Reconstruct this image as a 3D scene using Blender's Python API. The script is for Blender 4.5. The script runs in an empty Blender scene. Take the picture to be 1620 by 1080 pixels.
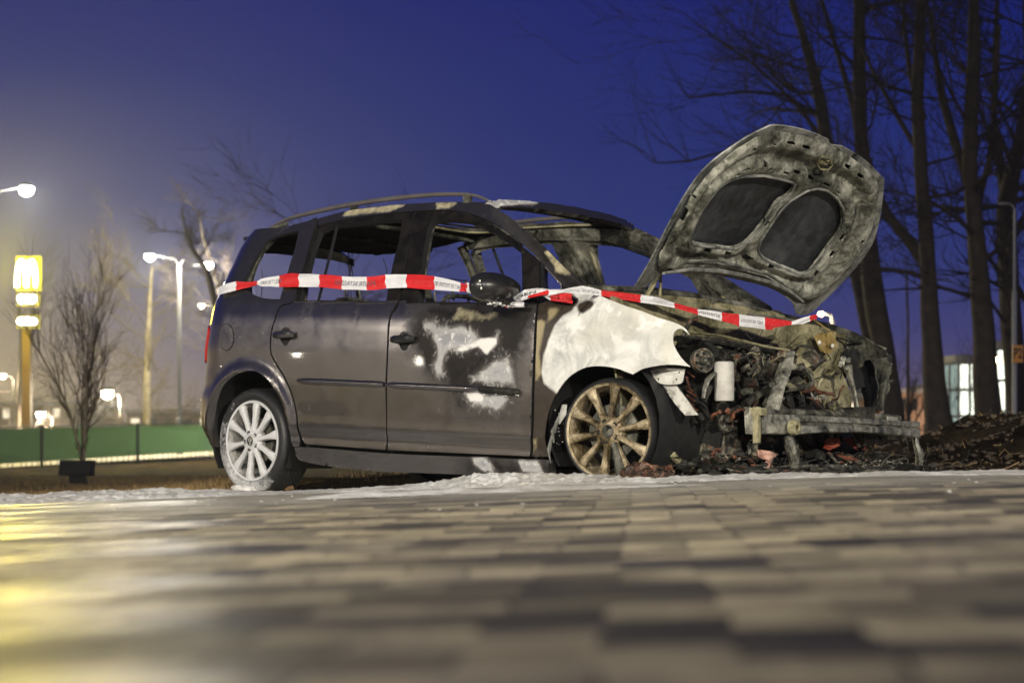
import bpy, bmesh, math, random
import numpy as np
from mathutils import Vector, Matrix, noise as mnoise
from mathutils.geometry import delaunay_2d_cdt

R = math.radians
scene = bpy.context.scene
COL = scene.collection
rnd = random.Random(7)

# ------------------------------------------------------------------ camera, world, light, exposure
FPX, CAMH, HY, CX = 2870.0, 0.15, 740.0, 810.0          # the photograph is 1620 px wide
cam_d = bpy.data.cameras.new('camera')
cam = bpy.data.objects.new('camera', cam_d)
COL.objects.link(cam)
cam.location = (0, 0, CAMH)
cam.rotation_euler = (R(90), 0, 0)
cam_d.sensor_width = 36.0
cam_d.lens = FPX / 1620 * 36
cam_d.shift_y = (HY - 540) / 1620
cam_d.clip_start = 0.05
cam_d.clip_end = 2000
cam_d.dof.use_dof = True
cam_d.dof.focus_distance = 9.6
cam_d.dof.aperture_fstop = 2.9
scene.camera = cam

scene.view_settings.view_transform = 'Standard'
scene.view_settings.look = 'None'
scene.view_settings.gamma = 1
scene.view_settings.exposure = 0.0
scene.cycles.use_denoising = True
scene.cycles.volume_bounces = 0
scene.cycles.max_bounces = 6
scene.cycles.caustics_reflective = False
scene.cycles.caustics_refractive = False
scene.cycles.sample_clamp_indirect = 4

world = bpy.data.worlds.new('World')
scene.world = world
world.use_nodes = True
wt = world.node_tree
wt.nodes.clear()


def nd(nt, typ, ins=None, **props):
    n = nt.nodes.new(typ)
    for k, v in props.items():
        setattr(n, k, v)
    if ins:
        for k, v in ins.items():
            if isinstance(v, bpy.types.NodeSocket):
                nt.links.new(v, n.inputs[k])
            else:
                n.inputs[k].default_value = v
    return n


def ramp(nt, fac, stops, interp='LINEAR'):
    n = nt.nodes.new('ShaderNodeValToRGB')
    n.color_ramp.interpolation = interp
    els = n.color_ramp.elements
    while len(els) > 1:
        els.remove(els[-1])
    for i, (p, c) in enumerate(stops):
        e = els[0] if i == 0 else els.new(p)
        e.position = p
        if not hasattr(c, '__len__'):
            c = (c, c, c)
        e.color = (c[0], c[1], c[2], 1)
    nt.links.new(fac, n.inputs[0])
    return n.outputs[0]


def mth(nt, op, a, b=0.0, clamp=False):
    n = nt.nodes.new('ShaderNodeMath')
    n.operation = op
    n.use_clamp = clamp
    for i, v in enumerate((a, b)):
        if isinstance(v, bpy.types.NodeSocket):
            nt.links.new(v, n.inputs[i])
        else:
            n.inputs[i].default_value = v
    return n.outputs[0]


def mixc(nt, f, a, b, blend='MIX'):
    n = nt.nodes.new('ShaderNodeMix')
    n.data_type = 'RGBA'
    n.blend_type = blend
    for i, v in ((0, f), (6, a), (7, b)):
        if isinstance(v, bpy.types.NodeSocket):
            nt.links.new(v, n.inputs[i])
        elif i == 0:
            n.inputs[i].default_value = v
        else:
            n.inputs[i].default_value = (v[0], v[1], v[2], 1)
    return n.outputs[2]


# dusk sky: deep blue above, violet grey near the horizon, glow of the town towards the left (-X) and behind the camera
tc = nd(wt, 'ShaderNodeTexCoord')
sp = nd(wt, 'ShaderNodeSeparateXYZ', {0: tc.outputs['Generated']})
el = mth(wt, 'ADD', sp.outputs[2], 0.0)
base = ramp(wt, el, [(0.0, (.18, .125, .15)), (.045, (.092, .076, .165)), (.07, (.046, .047, .175)), (.11, (.022, .035, .185)), (.18, (.008, .019, .162)),
                     (.25, (.002, .009, .150)), (.5, (.007, .010, .055)), (1.0, (.006, .008, .04))])
az = mth(wt, 'MULTIPLY', sp.outputs[0], -1.0)
side = ramp(wt, mth(wt, 'ADD', mth(wt, 'MULTIPLY', az, 1.0), .5), [(.49, 0), (.61, .14), (.70, .45), (.80, .95)])
lo = ramp(wt, el, [(-.0, 1), (.05, .85), (.09, .50), (.14, .17), (.21, 0)])
glow = mixc(wt, mth(wt, 'MULTIPLY', side, lo), base, (.50, .38, .19))
back = ramp(wt, mth(wt, 'ADD', mth(wt, 'MULTIPLY', sp.outputs[1], -.5), .5), [(.48, 0), (.75, 1)])
lo2 = ramp(wt, el, [(0, 1), (.12, .85), (.19, .12), (.3, 0)])
glow2 = mixc(wt, mth(wt, 'MULTIPLY', back, lo2), glow, (.52, .45, .40))
bg = nd(wt, 'ShaderNodeBackground', {0: glow2, 1: 1.0})
wo = nd(wt, 'ShaderNodeOutputWorld', {0: bg.outputs[0]})

# faint last light of the day
sun_d = bpy.data.lights.new('sun', 'SUN')
sun_d.energy = 0.03
sun_d.angle = R(12)
sun_d.color = (.75, .8, 1)
sun = bpy.data.objects.new('sun', sun_d)
COL.objects.link(sun)
sun.rotation_euler = (R(62), 0, R(-18))


def spot(name, loc, target, power, color, size=1.2, radius=.18):
    d = bpy.data.lights.new(name, 'SPOT')
    d.energy = power
    d.color = color
    d.spot_size = size
    d.spot_blend = .95
    d.shadow_soft_size = radius
    o = bpy.data.objects.new(name, d)
    COL.objects.link(o)
    o.location = loc
    o.rotation_euler = (Vector(target) - Vector(loc)).to_track_quat('-Z', 'Y').to_euler()
    return o


# car park lamps behind the camera, and first an added spot far left
LAMPS = [((-27.0, 7.0, 6.0), (-.5, 9.8, .8), 1700, (1, .90, .74)),  # added out of view, to lay glints along the side of the car
         ((-9.0, -5.5, 6.0), (0.3, 9.5, .5), 11000, (1, .93, .80)),
         ((8.5, -8.0, 5.2), (1.4, 9.5, .6), 9500, (1, .92, .78)),
         ((1.5, -14.0, 6.5), (0.6, 11.0, 1.2), 6500, (1, .95, .86))]
for i, (l, t, p, c) in enumerate(LAMPS):
    spot('car_park_light', l, t, p, c, .55 if i == 3 else .90)

# ------------------------------------------------------------------ frames of reference
cC, sC = .741, .672                                     # car heading (forward = right and towards the camera)
CM = Matrix(((cC, sC, 0), (-sC, cC, 0), (0, 0, 1)))      # car local (x forward, y left) -> world
CO = Vector((-1.526 + .86 * sC, 10.63 + .86 * cC, 0))
CMi = CM.transposed()
camL = CMi @ (Vector((0, 0, CAMH)) - CO)


def ray(u, v):
    return Vector(((u - CX) / FPX, 1, -(v - HY) / FPX))


def at(u, v, Y):
    r = ray(u, v)
    return Vector((r.x * Y, Y, CAMH + r.z * Y))


def on_y(u, v, y):
    d = CMi @ ray(u, v)
    t = (y - camL.y) / d.y
    return camL + d * t


def on_x(u, v, x):
    d = CMi @ ray(u, v)
    t = (x - camL.x) / d.x
    return camL + d * t


def on_z(u, v, z):
    d = CMi @ ray(u, v)
    t = (z - camL.z) / d.z
    return camL + d * t


def on_pl(u, v, p, n):
    d = CMi @ ray(u, v)
    p = Vector(p)
    n = Vector(n)
    return camL + d * ((p - camL).dot(n) / d.dot(n))


def interp(x, xs, ys):
    return float(np.interp(x, xs, ys))


def sstep(a, b, x):
    t = min(1, max(0, (x - a) / (b - a)))
    return t * t * (3 - 2 * t)


def fbm(x, y, z=0, o=4):
    return mnoise.fractal(Vector((x, y, z)), 1.0, 2.0, o)


def gz(X):
    """car park surface: falls gently to the left"""
    t = .038 * (X + 1.526)
    if t > .09:
        t = .09 + .035 * math.tanh((t - .09) / .035)
    t -= 0
    if t < -.22:
        t = -.22 + .1 * math.tanh((t + .22) / .1)
    return t


def gp(X, Y):
    return gz(X) - .045 * (1 - sstep(3.0, 7.5, Y))


def terrain(X, Y):
    k = sstep(9.5, 40, Y)
    tgt = min(.5, max(.0, .04 + (Y - 45) * .025)) * (1 - sstep(0, 5, X)) + .80 * sstep(-2, 7, X)
    z = (gz(X) - .03) * (1 - k) + tgt * k
    # gentle bank behind the car
    z += .10 * math.exp(-((Y - 13.5) / 1.6) ** 2) * sstep(-3, -1.5, X) * (1 - sstep(6, 9, X))
    # heap of earth at the right
    d = sstep(2.05, 5.2, X + .10 * (Y - 12) * .3 + .25 * fbm(X * .9, Y * .9, 3)) * sstep(10.2, 12.2, Y) * (1 - sstep(13.5, 17.5, Y))
    z += .66 * d * (.85 + .3 * fbm(X * .6, Y * .6, 9))
    rough = sstep(10.0, 11.2, Y) * (1 - sstep(25, 60, Y))
    z += rough * (.035 * fbm(X * 2.2, Y * 2.2, 0) + .02 * fbm(X * 8, Y * 8, 5)) * (1 + 1.3 * d)
    z += .22 * sstep(-14, -8, -abs(X + 5)) * math.exp(-((Y - 26) / 9) ** 2) * 0
    return z


# ------------------------------------------------------------------ object helpers
def link(name, me, mats, parent=None, smooth=True):
    o = bpy.data.objects.new(name, me)
    COL.objects.link(o)
    if not isinstance(mats, (list, tuple)):
        mats = [mats]
    for m in mats:
        me.materials.append(m)
    if smooth:
        for p in me.polygons:
            p.use_smooth = True
    if parent:
        o.parent = parent
    return o


def sharp(me, ang=40):
    try:
        me.set_sharp_from_angle(angle=R(ang))
    except Exception:
        pass


def tag(o, label=None, cat=None, group=None, kind=None):
    if label:
        o['label'] = label
    if cat:
        o['category'] = cat
    if group:
        o['group'] = group
    if kind:
        o['kind'] = kind
    return o


def empty(name, loc=(0, 0, 0), rz=0):
    o = bpy.data.objects.new(name, None)
    o.empty_display_size = .2
    COL.objects.link(o)
    o.location = loc
    o.rotation_euler = (0, 0, rz)
    return o


class MB:
    """mesh builder"""

    def __init__(s):
        s.v = []
        s.f = []

    def add(s, vs, fs):
        b = len(s.v)
        s.v += [tuple(q) for q in vs]
        s.f += [tuple(i + b for i in f) for f in fs]

    def box(s, c, d, M=None, jit=0):
        hx, hy, hz = d[0] / 2, d[1] / 2, d[2] / 2
        vs = []
        for x in (-hx, hx):
            for y in (-hy, hy):
                for z in (-hz, hz):
                    p = Vector((x, y, z))
                    if jit:
                        p += Vector((rnd.uniform(-jit, jit), rnd.uniform(-jit, jit), rnd.uniform(-jit, jit)))
                    if M is not None:
                        p = M @ p
                    vs.append(p + Vector(c))
        s.add(vs, [(0, 1, 3, 2), (4, 6, 7, 5), (0, 4, 5, 1), (2, 3, 7, 6), (0, 2, 6, 4), (1, 5, 7, 3)])

    def tube(s, pts, rad, n=8, cap=True, flat=None):
        pts = [Vector(p) for p in pts]
        if not hasattr(rad, '__len__'):
            rad = [rad] * len(pts)
        vs = []
        up = Vector((0, 0, 1))
        prev = None
        for i, p in enumerate(pts):
            t = (pts[min(i + 1, len(pts) - 1)] - pts[max(i - 1, 0)])
            if t.length < 1e-9:
                t = Vector((0, 0, 1))
            t.normalize()
            if prev is None:
                a = t.cross(up)
                if a.length < .1:
                    a = t.cross(Vector((1, 0, 0)))
            else:
                a = prev - t * prev.dot(t)
                if a.length < 1e-4:
                    a = t.cross(up)
            a.normalize()
            prev = a
            b = t.cross(a)
            for k in range(n):
                th = 2 * math.pi * k / n
                ra, rb = rad[i], rad[i] * (flat or 1)
                vs.append(p + a * math.cos(th) * ra + b * math.sin(th) * rb)
        fs = []
        for i in range(len(pts) - 1):
            for k in range(n):
                a0 = i * n + k
                a1 = i * n + (k + 1) % n
                fs.append((a0, a1, a1 + n, a0 + n))
        if cap:
            fs.append(tuple(range(n - 1, -1, -1)))
            fs.append(tuple((len(pts) - 1) * n + k for k in range(n)))
        s.add(vs, fs)

    def lathe(s, prof, c, axis, n=32, closed=False):
        """prof: list of (r, h) about axis vector through c"""
        ax = Vector(axis).normalized()
        a = ax.cross(Vector((0, 0, 1)))
        if a.length < .1:
            a = ax.cross(Vector((1, 0, 0)))
        a.normalize()
        b = ax.cross(a)
        vs = []
        for (r, h) in prof:
            for k in range(n):
                th = 2 * math.pi * k / n
                vs.append(Vector(c) + ax * h + (a * math.cos(th) + b * math.sin(th)) * r)
        fs = []
        m = len(prof)
        for i in range(m if closed else m - 1):
            j = (i + 1) % m
            for k in range(n):
                k2 = (k + 1) % n
                fs.append((i * n + k, i * n + k2, j * n + k2, j * n + k))
        s.add(vs, fs)

    def sphere(s, c, r, n=10, m=7):
        r = r if hasattr(r, '__len__') else (r, r, r)
        vs = [Vector(c) + Vector((0, 0, r[2]))]
        for i in range(1, m):
            ph = math.pi * i / m
            for k in range(n):
                th = 2 * math.pi * k / n
                vs.append(Vector(c) + Vector((r[0] * math.sin(ph) * math.cos(th), r[1] * math.sin(ph) * math.sin(th), r[2] * math.cos(ph))))
        vs.append(Vector(c) - Vector((0, 0, r[2])))
        fs = [(0, 1 + k, 1 + (k + 1) % n) for k in range(n)]
        for i in range(m - 2):
            for k in range(n):
                a0 = 1 + i * n + k
                a1 = 1 + i * n + (k + 1) % n
                fs.append((a0, a0 + n, a1 + n, a1))
        L = len(vs) - 1
        o = 1 + (m - 2) * n
        fs += [(L, o + (k + 1) % n, o + k) for k in range(n)]
        s.add(vs, fs)

    def sheet(s, pts, th, nrm):
        """flat polygon with thickness"""
        nrm = Vector(nrm).normalized() * th
        n = len(pts)
        a = [Vector(p) for p in pts]
        b = [p + nrm for p in a]
        s.add(a + b, [tuple(range(n)), tuple(range(2 * n - 1, n - 1, -1))] +
              [(i, i + n, (i + 1) % n + n, (i + 1) % n) for i in range(n)])

    def build(s, name, mats, parent=None, smooth=False, ang=35):
        me = bpy.data.meshes.new(name)
        me.from_pydata(s.v, [], s.f)
        me.validate()
        bm = bmesh.new()
        bm.from_mesh(me)
        bmesh.ops.recalc_face_normals(bm, faces=bm.faces)
        bm.to_mesh(me)
        bm.free()
        o = link(name, me, mats, parent, smooth)
        if smooth:
            sharp(me, ang)
        return o


def cr(pts, sub=5, closed=False):
    """Catmull-Rom through points; a point with a third element is a sharp corner"""
    P = [(p[0], p[1]) for p in pts]
    S = [len(p) > 2 for p in pts]
    n = len(P)
    out = []
    rng = range(n) if closed else range(n - 1)
    for i in rng:
        p1, p2 = P[i], P[(i + 1) % n]
        p0 = P[(i - 1) % n] if (closed or i > 0) else p1
        p3 = P[(i + 2) % n] if (closed or i + 2 < n) else p2
        if S[i]:
            p0 = p1
        if S[(i + 1) % n]:
            p3 = p2
        for k in range(sub):
            t = k / sub
            q = []
            for d in (0, 1):
                a = 2 * p1[d]
                b = p2[d] - p0[d]
                c = 2 * p0[d] - 5 * p1[d] + 4 * p2[d] - p3[d]
                e = -p0[d] + 3 * p1[d] - 3 * p2[d] + p3[d]
                q.append(.5 * (a + b * t + c * t * t + e * t ** 3))
            out.append(tuple(q))
    if not closed:
        out.append(P[-1])
    return out


def pip(poly, X, Y):
    poly = np.array(poly)
    x1, y1 = poly[:, 0], poly[:, 1]
    x2, y2 = np.roll(x1, -1), np.roll(y1, -1)
    inside = np.zeros(X.shape, bool)
    for a, b, c, d in zip(x1, y1, x2, y2):
        if b == d:
            continue
        cond = ((b > Y) != (d > Y)) & (X < (c - a) * (Y - b) / (d - b) + a)
        inside ^= cond
    return inside


def sdist(poly, X, Y):
    """signed distance, positive inside"""
    poly = np.array(poly, float)
    D = np.full(X.shape, 1e9)
    for i in range(len(poly)):
        a = poly[i]
        b = poly[(i + 1) % len(poly)]
        e = b - a
        L = max((e ** 2).sum(), 1e-12)
        t = np.clip(((X - a[0]) * e[0] + (Y - a[1]) * e[1]) / L, 0, 1)
        D = np.minimum(D, np.hypot(X - a[0] - t * e[0], Y - a[1] - t * e[1]))
    return np.where(pip(poly, X, Y), D, -D)


def polymesh(outline, holes=(), grid=.03):
    """triangulate a 2D region with interior points -> verts2d, tris"""
    def dens(pl):
        out = []
        for i in range(len(pl)):
            a, b = pl[i], pl[(i + 1) % len(pl)]
            L = math.hypot(b[0] - a[0], b[1] - a[1])
            k = max(1, int(math.ceil(L / grid)))
            for j in range(k):
                t = j / k
                out.append((a[0] + (b[0] - a[0]) * t, a[1] + (b[1] - a[1]) * t))
        return out
    loops = [dens(outline)] + [dens(h) for h in holes]
    V, E = [], []
    for lp in loops:
        b = len(V)
        V += lp
        E += [(b + i, b + (i + 1) % len(lp)) for i in range(len(lp))]
    A = np.array(loops[0])
    x0, y0 = A.min(0)
    x1, y1 = A.max(0)
    gx, gy = np.meshgrid(np.arange(x0, x1, grid), np.arange(y0, y1, grid))
    gx = gx + (np.arange(gx.shape[0])[:, None] % 2) * grid * .5
    gx, gy = gx.ravel(), gy.ravel()
    ok = sdist(loops[0], gx, gy) > grid * .45
    for lp in loops[1:]:
        ok &= sdist(lp, gx, gy) < -grid * .45
    V += list(zip(gx[ok].tolist(), gy[ok].tolist()))
    res = delaunay_2d_cdt([Vector(v) for v in V], E, [], 0, 1e-6)
    vo = np.array([(v.x, v.y) for v in res[0]])
    tr = np.array([t for t in res[2] if len(t) == 3])
    cc = vo[tr].mean(1)
    ok = pip(loops[0], cc[:, 0], cc[:, 1])
    for lp in loops[1:]:
        ok &= ~pip(lp, cc[:, 0], cc[:, 1])
    return vo, tr[ok]


def panel(name, outline, lift, mats, parent, holes=(), grid=.03, thick=.012, attrs=None, flip=False, smooth=True, centred=False, rim=False):
    vo, tr = polymesh(outline, holes, grid)
    vs = [lift(a, b) for a, b in vo]
    me = bpy.data.meshes.new(name)
    V = np.array([tuple(v) for v in vs])
    T = np.array(tr)
    if flip:
        T = T[:, ::-1]
    fn_ = np.cross(V[T[:, 1]] - V[T[:, 0]], V[T[:, 2]] - V[T[:, 0]])
    vn = np.zeros_like(V)
    for k in range(3):
        np.add.at(vn, T[:, k], fn_)
    vn /= np.maximum(np.linalg.norm(vn, axis=1, keepdims=True), 1e-12)
    n = len(V)
    Bk = V - vn * thick + (vn * abs(thick) * .5 if centred else 0)
    Fr = V + (vn * abs(thick) * .5 if centred else 0)
    # boundary edges
    ed = {}
    for t in T.tolist():
        for a, b in ((t[0], t[1]), (t[1], t[2]), (t[2], t[0])):
            if (b, a) in ed:
                del ed[(b, a)]
            else:
                ed[(a, b)] = 1
    verts = Fr.tolist() + Bk.tolist()
    faces = T.tolist() + [t[::-1] for t in (T + n).tolist()]
    nf = len(T)
    bi = sorted({i for e in ed for i in e})
    m1 = {v: 2 * n + k for k, v in enumerate(bi)}
    m2 = {v: 2 * n + len(bi) + k for k, v in enumerate(bi)}
    verts += [Fr[i].tolist() for i in bi] + [Bk[i].tolist() for i in bi]
    for (a, b) in ed:
        faces.append([m1[b], m1[a], m2[a], m2[b]])
    if thick < 0:
        faces = [f[::-1] for f in faces]
    me.from_pydata(verts, [], faces)
    mats = list(mats) if isinstance(mats, (list, tuple)) else [mats]
    if attrs:
        for an, fn in attrs.items():
            vals = np.asarray(fn(vo[:, 0], vo[:, 1]), dtype=np.float32)
            full = np.concatenate([vals, vals, vals[bi], vals[bi]]).astype(np.float32)
            at_ = me.attributes.new(an, 'FLOAT', 'POINT')
            at_.data.foreach_set('value', full)
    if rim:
        mats = mats[:1] + [M['dark'], M['burntdark']]  # near-black rims put the shade of the gaps into the colour
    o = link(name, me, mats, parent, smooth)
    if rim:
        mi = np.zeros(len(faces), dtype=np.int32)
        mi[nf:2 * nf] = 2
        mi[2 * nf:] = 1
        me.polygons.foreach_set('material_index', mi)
    return o


# ------------------------------------------------------------------ materials
def newmat(name):
    m = bpy.data.materials.new(name)
    m.use_nodes = True
    nt = m.node_tree
    nt.nodes.clear()
    out = nt.nodes.new('ShaderNodeOutputMaterial')
    b = nt.nodes.new('ShaderNodeBsdfPrincipled')
    nt.links.new(b.outputs[0], out.inputs[0])
    return m, nt, b


def noi(nt, scale, detail=4, rough=.55, vec=None, dist=0.0):
    n = nd(nt, 'ShaderNodeTexNoise', {'Scale': scale, 'Detail': detail, 'Roughness': rough, 'Distortion': dist})
    if vec is None:
        c = nd(nt, 'ShaderNodeTexCoord')
        vec = c.outputs['Object']
    nt.links.new(vec, n.inputs['Vector'])
    return n.outputs['Fac']


def bump(nt, h, strength=.3, dist=.01):
    n = nd(nt, 'ShaderNodeBump', {'Height': h, 'Strength': strength, 'Distance': dist})
    return n.outputs[0]


def simple(name, col, rough=.6, metal=0.0, nscale=12, var=.35, bmp=.15, coat=0):
    m, nt, b = newmat(name)
    f = noi(nt, nscale)
    c = mixc(nt, ramp(nt, f, [(.3, 0), (.7, 1)]), [x * (1 - var) for x in col], [min(1, x * (1 + var)) for x in col])
    nt.links.new(c, b.inputs['Base Color'])
    b.inputs['Roughness'].default_value = rough
    b.inputs['Metallic'].default_value = metal
    b.inputs['Coat Weight'].default_value = coat
    if bmp:
        nt.links.new(bump(nt, noi(nt, nscale * 6), bmp, .004), b.inputs['Normal'])
    return m


def emis(name, col, strength):
    m, nt, b = newmat(name)
    b.inputs['Base Color'].default_value = (.02, .02, .02, 1)
    b.inputs['Emission Color'].default_value = (*col, 1)
    b.inputs['Emission Strength'].default_value = strength
    return m


def attr(nt, n):
    return nd(nt, 'ShaderNodeAttribute', attribute_name=n).outputs['Fac']


def thresh(nt, a, n, amp, w):
    """attribute a (0..1, .5 on the traced edge) broken up by noise n"""
    s = mth(nt, 'ADD', a, mth(nt, 'MULTIPLY', mth(nt, 'SUBTRACT', n, .5), amp))
    mr = nd(nt, 'ShaderNodeMapRange', {0: s, 1: .5 - w, 2: .5 + w, 3: 0.0, 4: 1.0})
    mr.clamp = True
    return mr.outputs[0]


def car_paint():
    m, nt, b = newmat('grey_brown_metallic_paint')
    ash, soot, tan, bright = (attr(nt, k) for k in ('ash', 'soot', 'tan', 'bright'))
    nb = noi(nt, 9, 8, .65)
    nf = noi(nt, 45, 6, .7)
    nff = noi(nt, 160, 3, .6)
    paint = mixc(nt, noi(nt, 3, 3), (.160, .152, .148), (.190, .180, .175))
    # thin road film towards the sill
    fs = thresh(nt, soot, nb, .9, .32)
    c1 = mixc(nt, fs, paint, mixc(nt, ramp(nt, nb, [(.38, 0), (.62, 1)]), (.007, .0065, .006), (.022, .018, .015)))
    ft = thresh(nt, tan, mth(nt, 'ADD', mth(nt, 'MULTIPLY', nb, .5), mth(nt, 'MULTIPLY', nf, .5)), 1.6, .24)
    c2 = mixc(nt, ft, c1, mixc(nt, ramp(nt, nb, [(.4, 0), (.6, 1)]), (.12, .10, .06), (.40, .36, .23)))
    na = noi(nt, 7, 7, .6, dist=.5)
    fa = thresh(nt, ash, mth(nt, 'ADD', mth(nt, 'MULTIPLY', na, .7), mth(nt, 'MULTIPLY', nf, .3)), 1.4, .38)
    ns = noi(nt, 24, 5, .6, dist=.6)
    edge_ = ramp(nt, mth(nt, 'ADD', ash, mth(nt, 'MULTIPLY', mth(nt, 'SUBTRACT', na, .5), .8)), [(.36, (.06, .052, .046)), (.52, (.22, .21, .20)), (.64, (.52, .51, .50)), (.80, (.40, .40, .405)), (1.0, (.26, .265, .275))])
    mott = mixc(nt, ramp(nt, ns, [(.56, 0), (.60, .85)]), edge_, (.62, .61, .59))
    mott = mixc(nt, ramp(nt, nff, [(.60, 0), (.75, .5)]), mott, (.10, .095, .09))
    c3 = mixc(nt, fa, c2, mott)
    fb = thresh(nt, bright, nb, .8, .16)
    c4 = mixc(nt, fb, c3, mixc(nt, nb, (.66, .64, .60), (.80, .78, .75)))
    nt.links.new(c4, b.inputs['Base Color'])
    dull = mth(nt, 'MAXIMUM', mth(nt, 'MAXIMUM', fa, fb), ft)
    rr = mth(nt, 'ADD', mth(nt, 'MULTIPLY', dull, .6), mth(nt, 'ADD', mth(nt, 'MULTIPLY', fs, .17), .165), True)
    rr = mth(nt, 'ADD', rr, mth(nt, 'MULTIPLY', ramp(nt, nb, [(.35, 0), (.65, 1)]), .10), True)
    nt.links.new(rr, b.inputs['Roughness'])
    keep = mth(nt, 'SUBTRACT', 1.0, dull, True)
    nt.links.new(mth(nt, 'MULTIPLY', mth(nt, 'SUBTRACT', keep, mth(nt, 'MULTIPLY', fs, .5), True), .90), b.inputs['Metallic'])
    nt.links.new(mth(nt, 'MULTIPLY', mth(nt, 'MULTIPLY', keep, mth(nt, 'SUBTRACT', 1.0, fs, True)), 1.0), b.inputs['Coat Weight'])
    b.inputs['Coat Roughness'].default_value = .025
    h = mth(nt, 'ADD', mth(nt, 'MULTIPLY', mth(nt, 'MAXIMUM', fa, fb), nf), mth(nt, 'MULTIPLY', fs, mth(nt, 'MULTIPLY', nff, .6)))
    # slightly wavy sheet metal
    h = mth(nt, 'ADD', h, mth(nt, 'MULTIPLY', noi(nt, 2.6, 2), 2.2))
    # water drops
    v2 = nd(nt, 'ShaderNodeTexVoronoi', {'Scale': 75.0, 'Randomness': 1.0})
    nt.links.new(nd(nt, 'ShaderNodeTexCoord').outputs['Object'], v2.inputs['Vector'])
    drop = ramp(nt, v2.outputs['Distance'], [(.0, 1), (.12, .75), (.20, 0)])
    msk = ramp(nt, noi(nt, 7, 3), [(.60, 0), (.70, 1)])
    h = mth(nt, 'ADD', h, mth(nt, 'MULTIPLY', mth(nt, 'MULTIPLY', drop, msk), .30))
    bn = bump(nt, h, .35, .004)
    nt.links.new(bn, b.inputs['Normal'])
    return m


def burnt(name, dark=(.012, .012, .010), mid=(.07, .07, .052), light=(.26, .25, .20), bias=0.0, rough=.7, metal=.25, rust=0.0, scale=7.0):
    m, nt, b = newmat(name)
    n1 = noi(nt, scale, 9, .68, dist=.4)
    n2 = noi(nt, scale * 6, 6, .7)
    n3 = noi(nt, scale * .35, 3, .5)
    f = mth(nt, 'ADD', mth(nt, 'MULTIPLY', n1, .55), mth(nt, 'ADD', mth(nt, 'MULTIPLY', n2, .22), mth(nt, 'MULTIPLY', n3, .25)))
    c = ramp(nt, f, [(.42 - bias * .6, dark), (.495 - bias * .6, mid), (.545 - bias * .6, [(.55 * a + .45 * q) for a, q in zip(mid, light)]), (.60 - bias * .6, light)])
    if rust:
        fr = ramp(nt, noi(nt, scale * .8 + 1.3, 7, .7), [(.60 - rust * .25, 0), (.72 - rust * .25, 1)])
        c = mixc(nt, fr, c, mixc(nt, n2, (.05, .015, .006), (.24, .075, .03)))
    nt.links.new(c, b.inputs['Base Color'])
    nt.links.new(ramp(nt, n2, [(.3, rough - .25), (.7, min(1, rough + .15))]), b.inputs['Roughness'])
    b.inputs['Metallic'].default_value = metal
    nt.links.new(bump(nt, mth(nt, 'ADD', n1, mth(nt, 'MULTIPLY', n2, .5)), .5, .012), b.inputs['Normal'])
    return m


def fender_mat():
    m, nt, b = newmat('fire_bleached_fender')
    brown, tan, hole = attr(nt, 'soot'), attr(nt, 'tan'), attr(nt, 'ash')
    nb = noi(nt, 6, 8, .65, dist=.8)
    nf = noi(nt, 38, 6, .7)
    n0 = noi(nt, 2.2, 3, .5, dist=1.2)
    w = ramp(nt, nb, [(.34, (.34, .35, .345)), (.46, (.50, .505, .48)), (.56, (.64, .64, .60)), (.68, (.76, .755, .72))])
    w = mixc(nt, ramp(nt, n0, [(.46, 0), (.66, .6)]), w, (.56, .54, .46))
    vor = nd(nt, 'ShaderNodeTexVoronoi', {'Scale': 16.0})
    vc = nd(nt, 'ShaderNodeTexCoord').outputs['Object']
    nt.links.new(vc, vor.inputs['Vector'])
    w = mixc(nt, ramp(nt, noi(nt, 13, 4, .55, dist=.3), [(.56, 0), (.66, .7)]), w, (.78, .77, .74))
    w = mixc(nt, ramp(nt, noi(nt, 20, 5, .7), [(.64, 0), (.70, .55)]), w, (.34, .31, .23))
    w = mixc(nt, ramp(nt, nf, [(.62, 0), (.78, .45)]), w, (.25, .24, .2))
    ft = thresh(nt, tan, nb, 1.2, .22)
    fb = thresh(nt, brown, nb, .35, .10)
    dk = mixc(nt, nf, (.014, .011, .008), (.050, .038, .026))
    dk = mixc(nt, ft, dk, (.30, .25, .14))
    c = mixc(nt, fb, w, dk)
    nt.links.new(c, b.inputs['Base Color'])
    nt.links.new(mth(nt, 'SUBTRACT', .75, mth(nt, 'MULTIPLY', fb, .4)), b.inputs['Roughness'])
    nt.links.new(bump(nt, mth(nt, 'ADD', nb, mth(nt, 'MULTIPLY', nf, .4)), .35, .006), b.inputs['Normal'])
    return m


M = {}
M['paint'] = car_paint()
M['fender'] = fender_mat()
M['burnt'] = burnt('charred_metal', bias=-.02)
M['burntdark'] = burnt('sooty_metal', (.006, .006, .005), (.02, .019, .015), (.10, .095, .07), bias=-.05)
M['hood'] = burnt('ash_covered_hood', (.014, .015, .011), (.125, .128, .098), (.52, .52, .44), bias=.02, scale=6.5, metal=.15)
M['hoodedge'] = burnt('ash_grey_edge', (.03, .033, .03), (.14, .148, .135), (.42, .42, .38), bias=.04, scale=5, metal=.3)
M['pad'] = burnt('charred_hood_skin', (.022, .024, .025), (.050, .054, .058), (.11, .118, .125), bias=.0, rough=.6, scale=2.4)
M['beam'] = burnt('scorched_beam_metal', (.018, .017, .014), (.12, .12, .10), (.42, .41, .34), bias=.02, scale=9, metal=.45, rough=.5)
M['engine'] = burnt('burnt_engine', (.008, .008, .007), (.045, .043, .033), (.30, .28, .21), bias=-.03, rust=.25, scale=16)
M['rust'] = burnt('orange_rusted_metal', (.014, .007, .004), (.085, .030, .014), (.26, .10, .05), bias=.0, scale=14)
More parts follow.
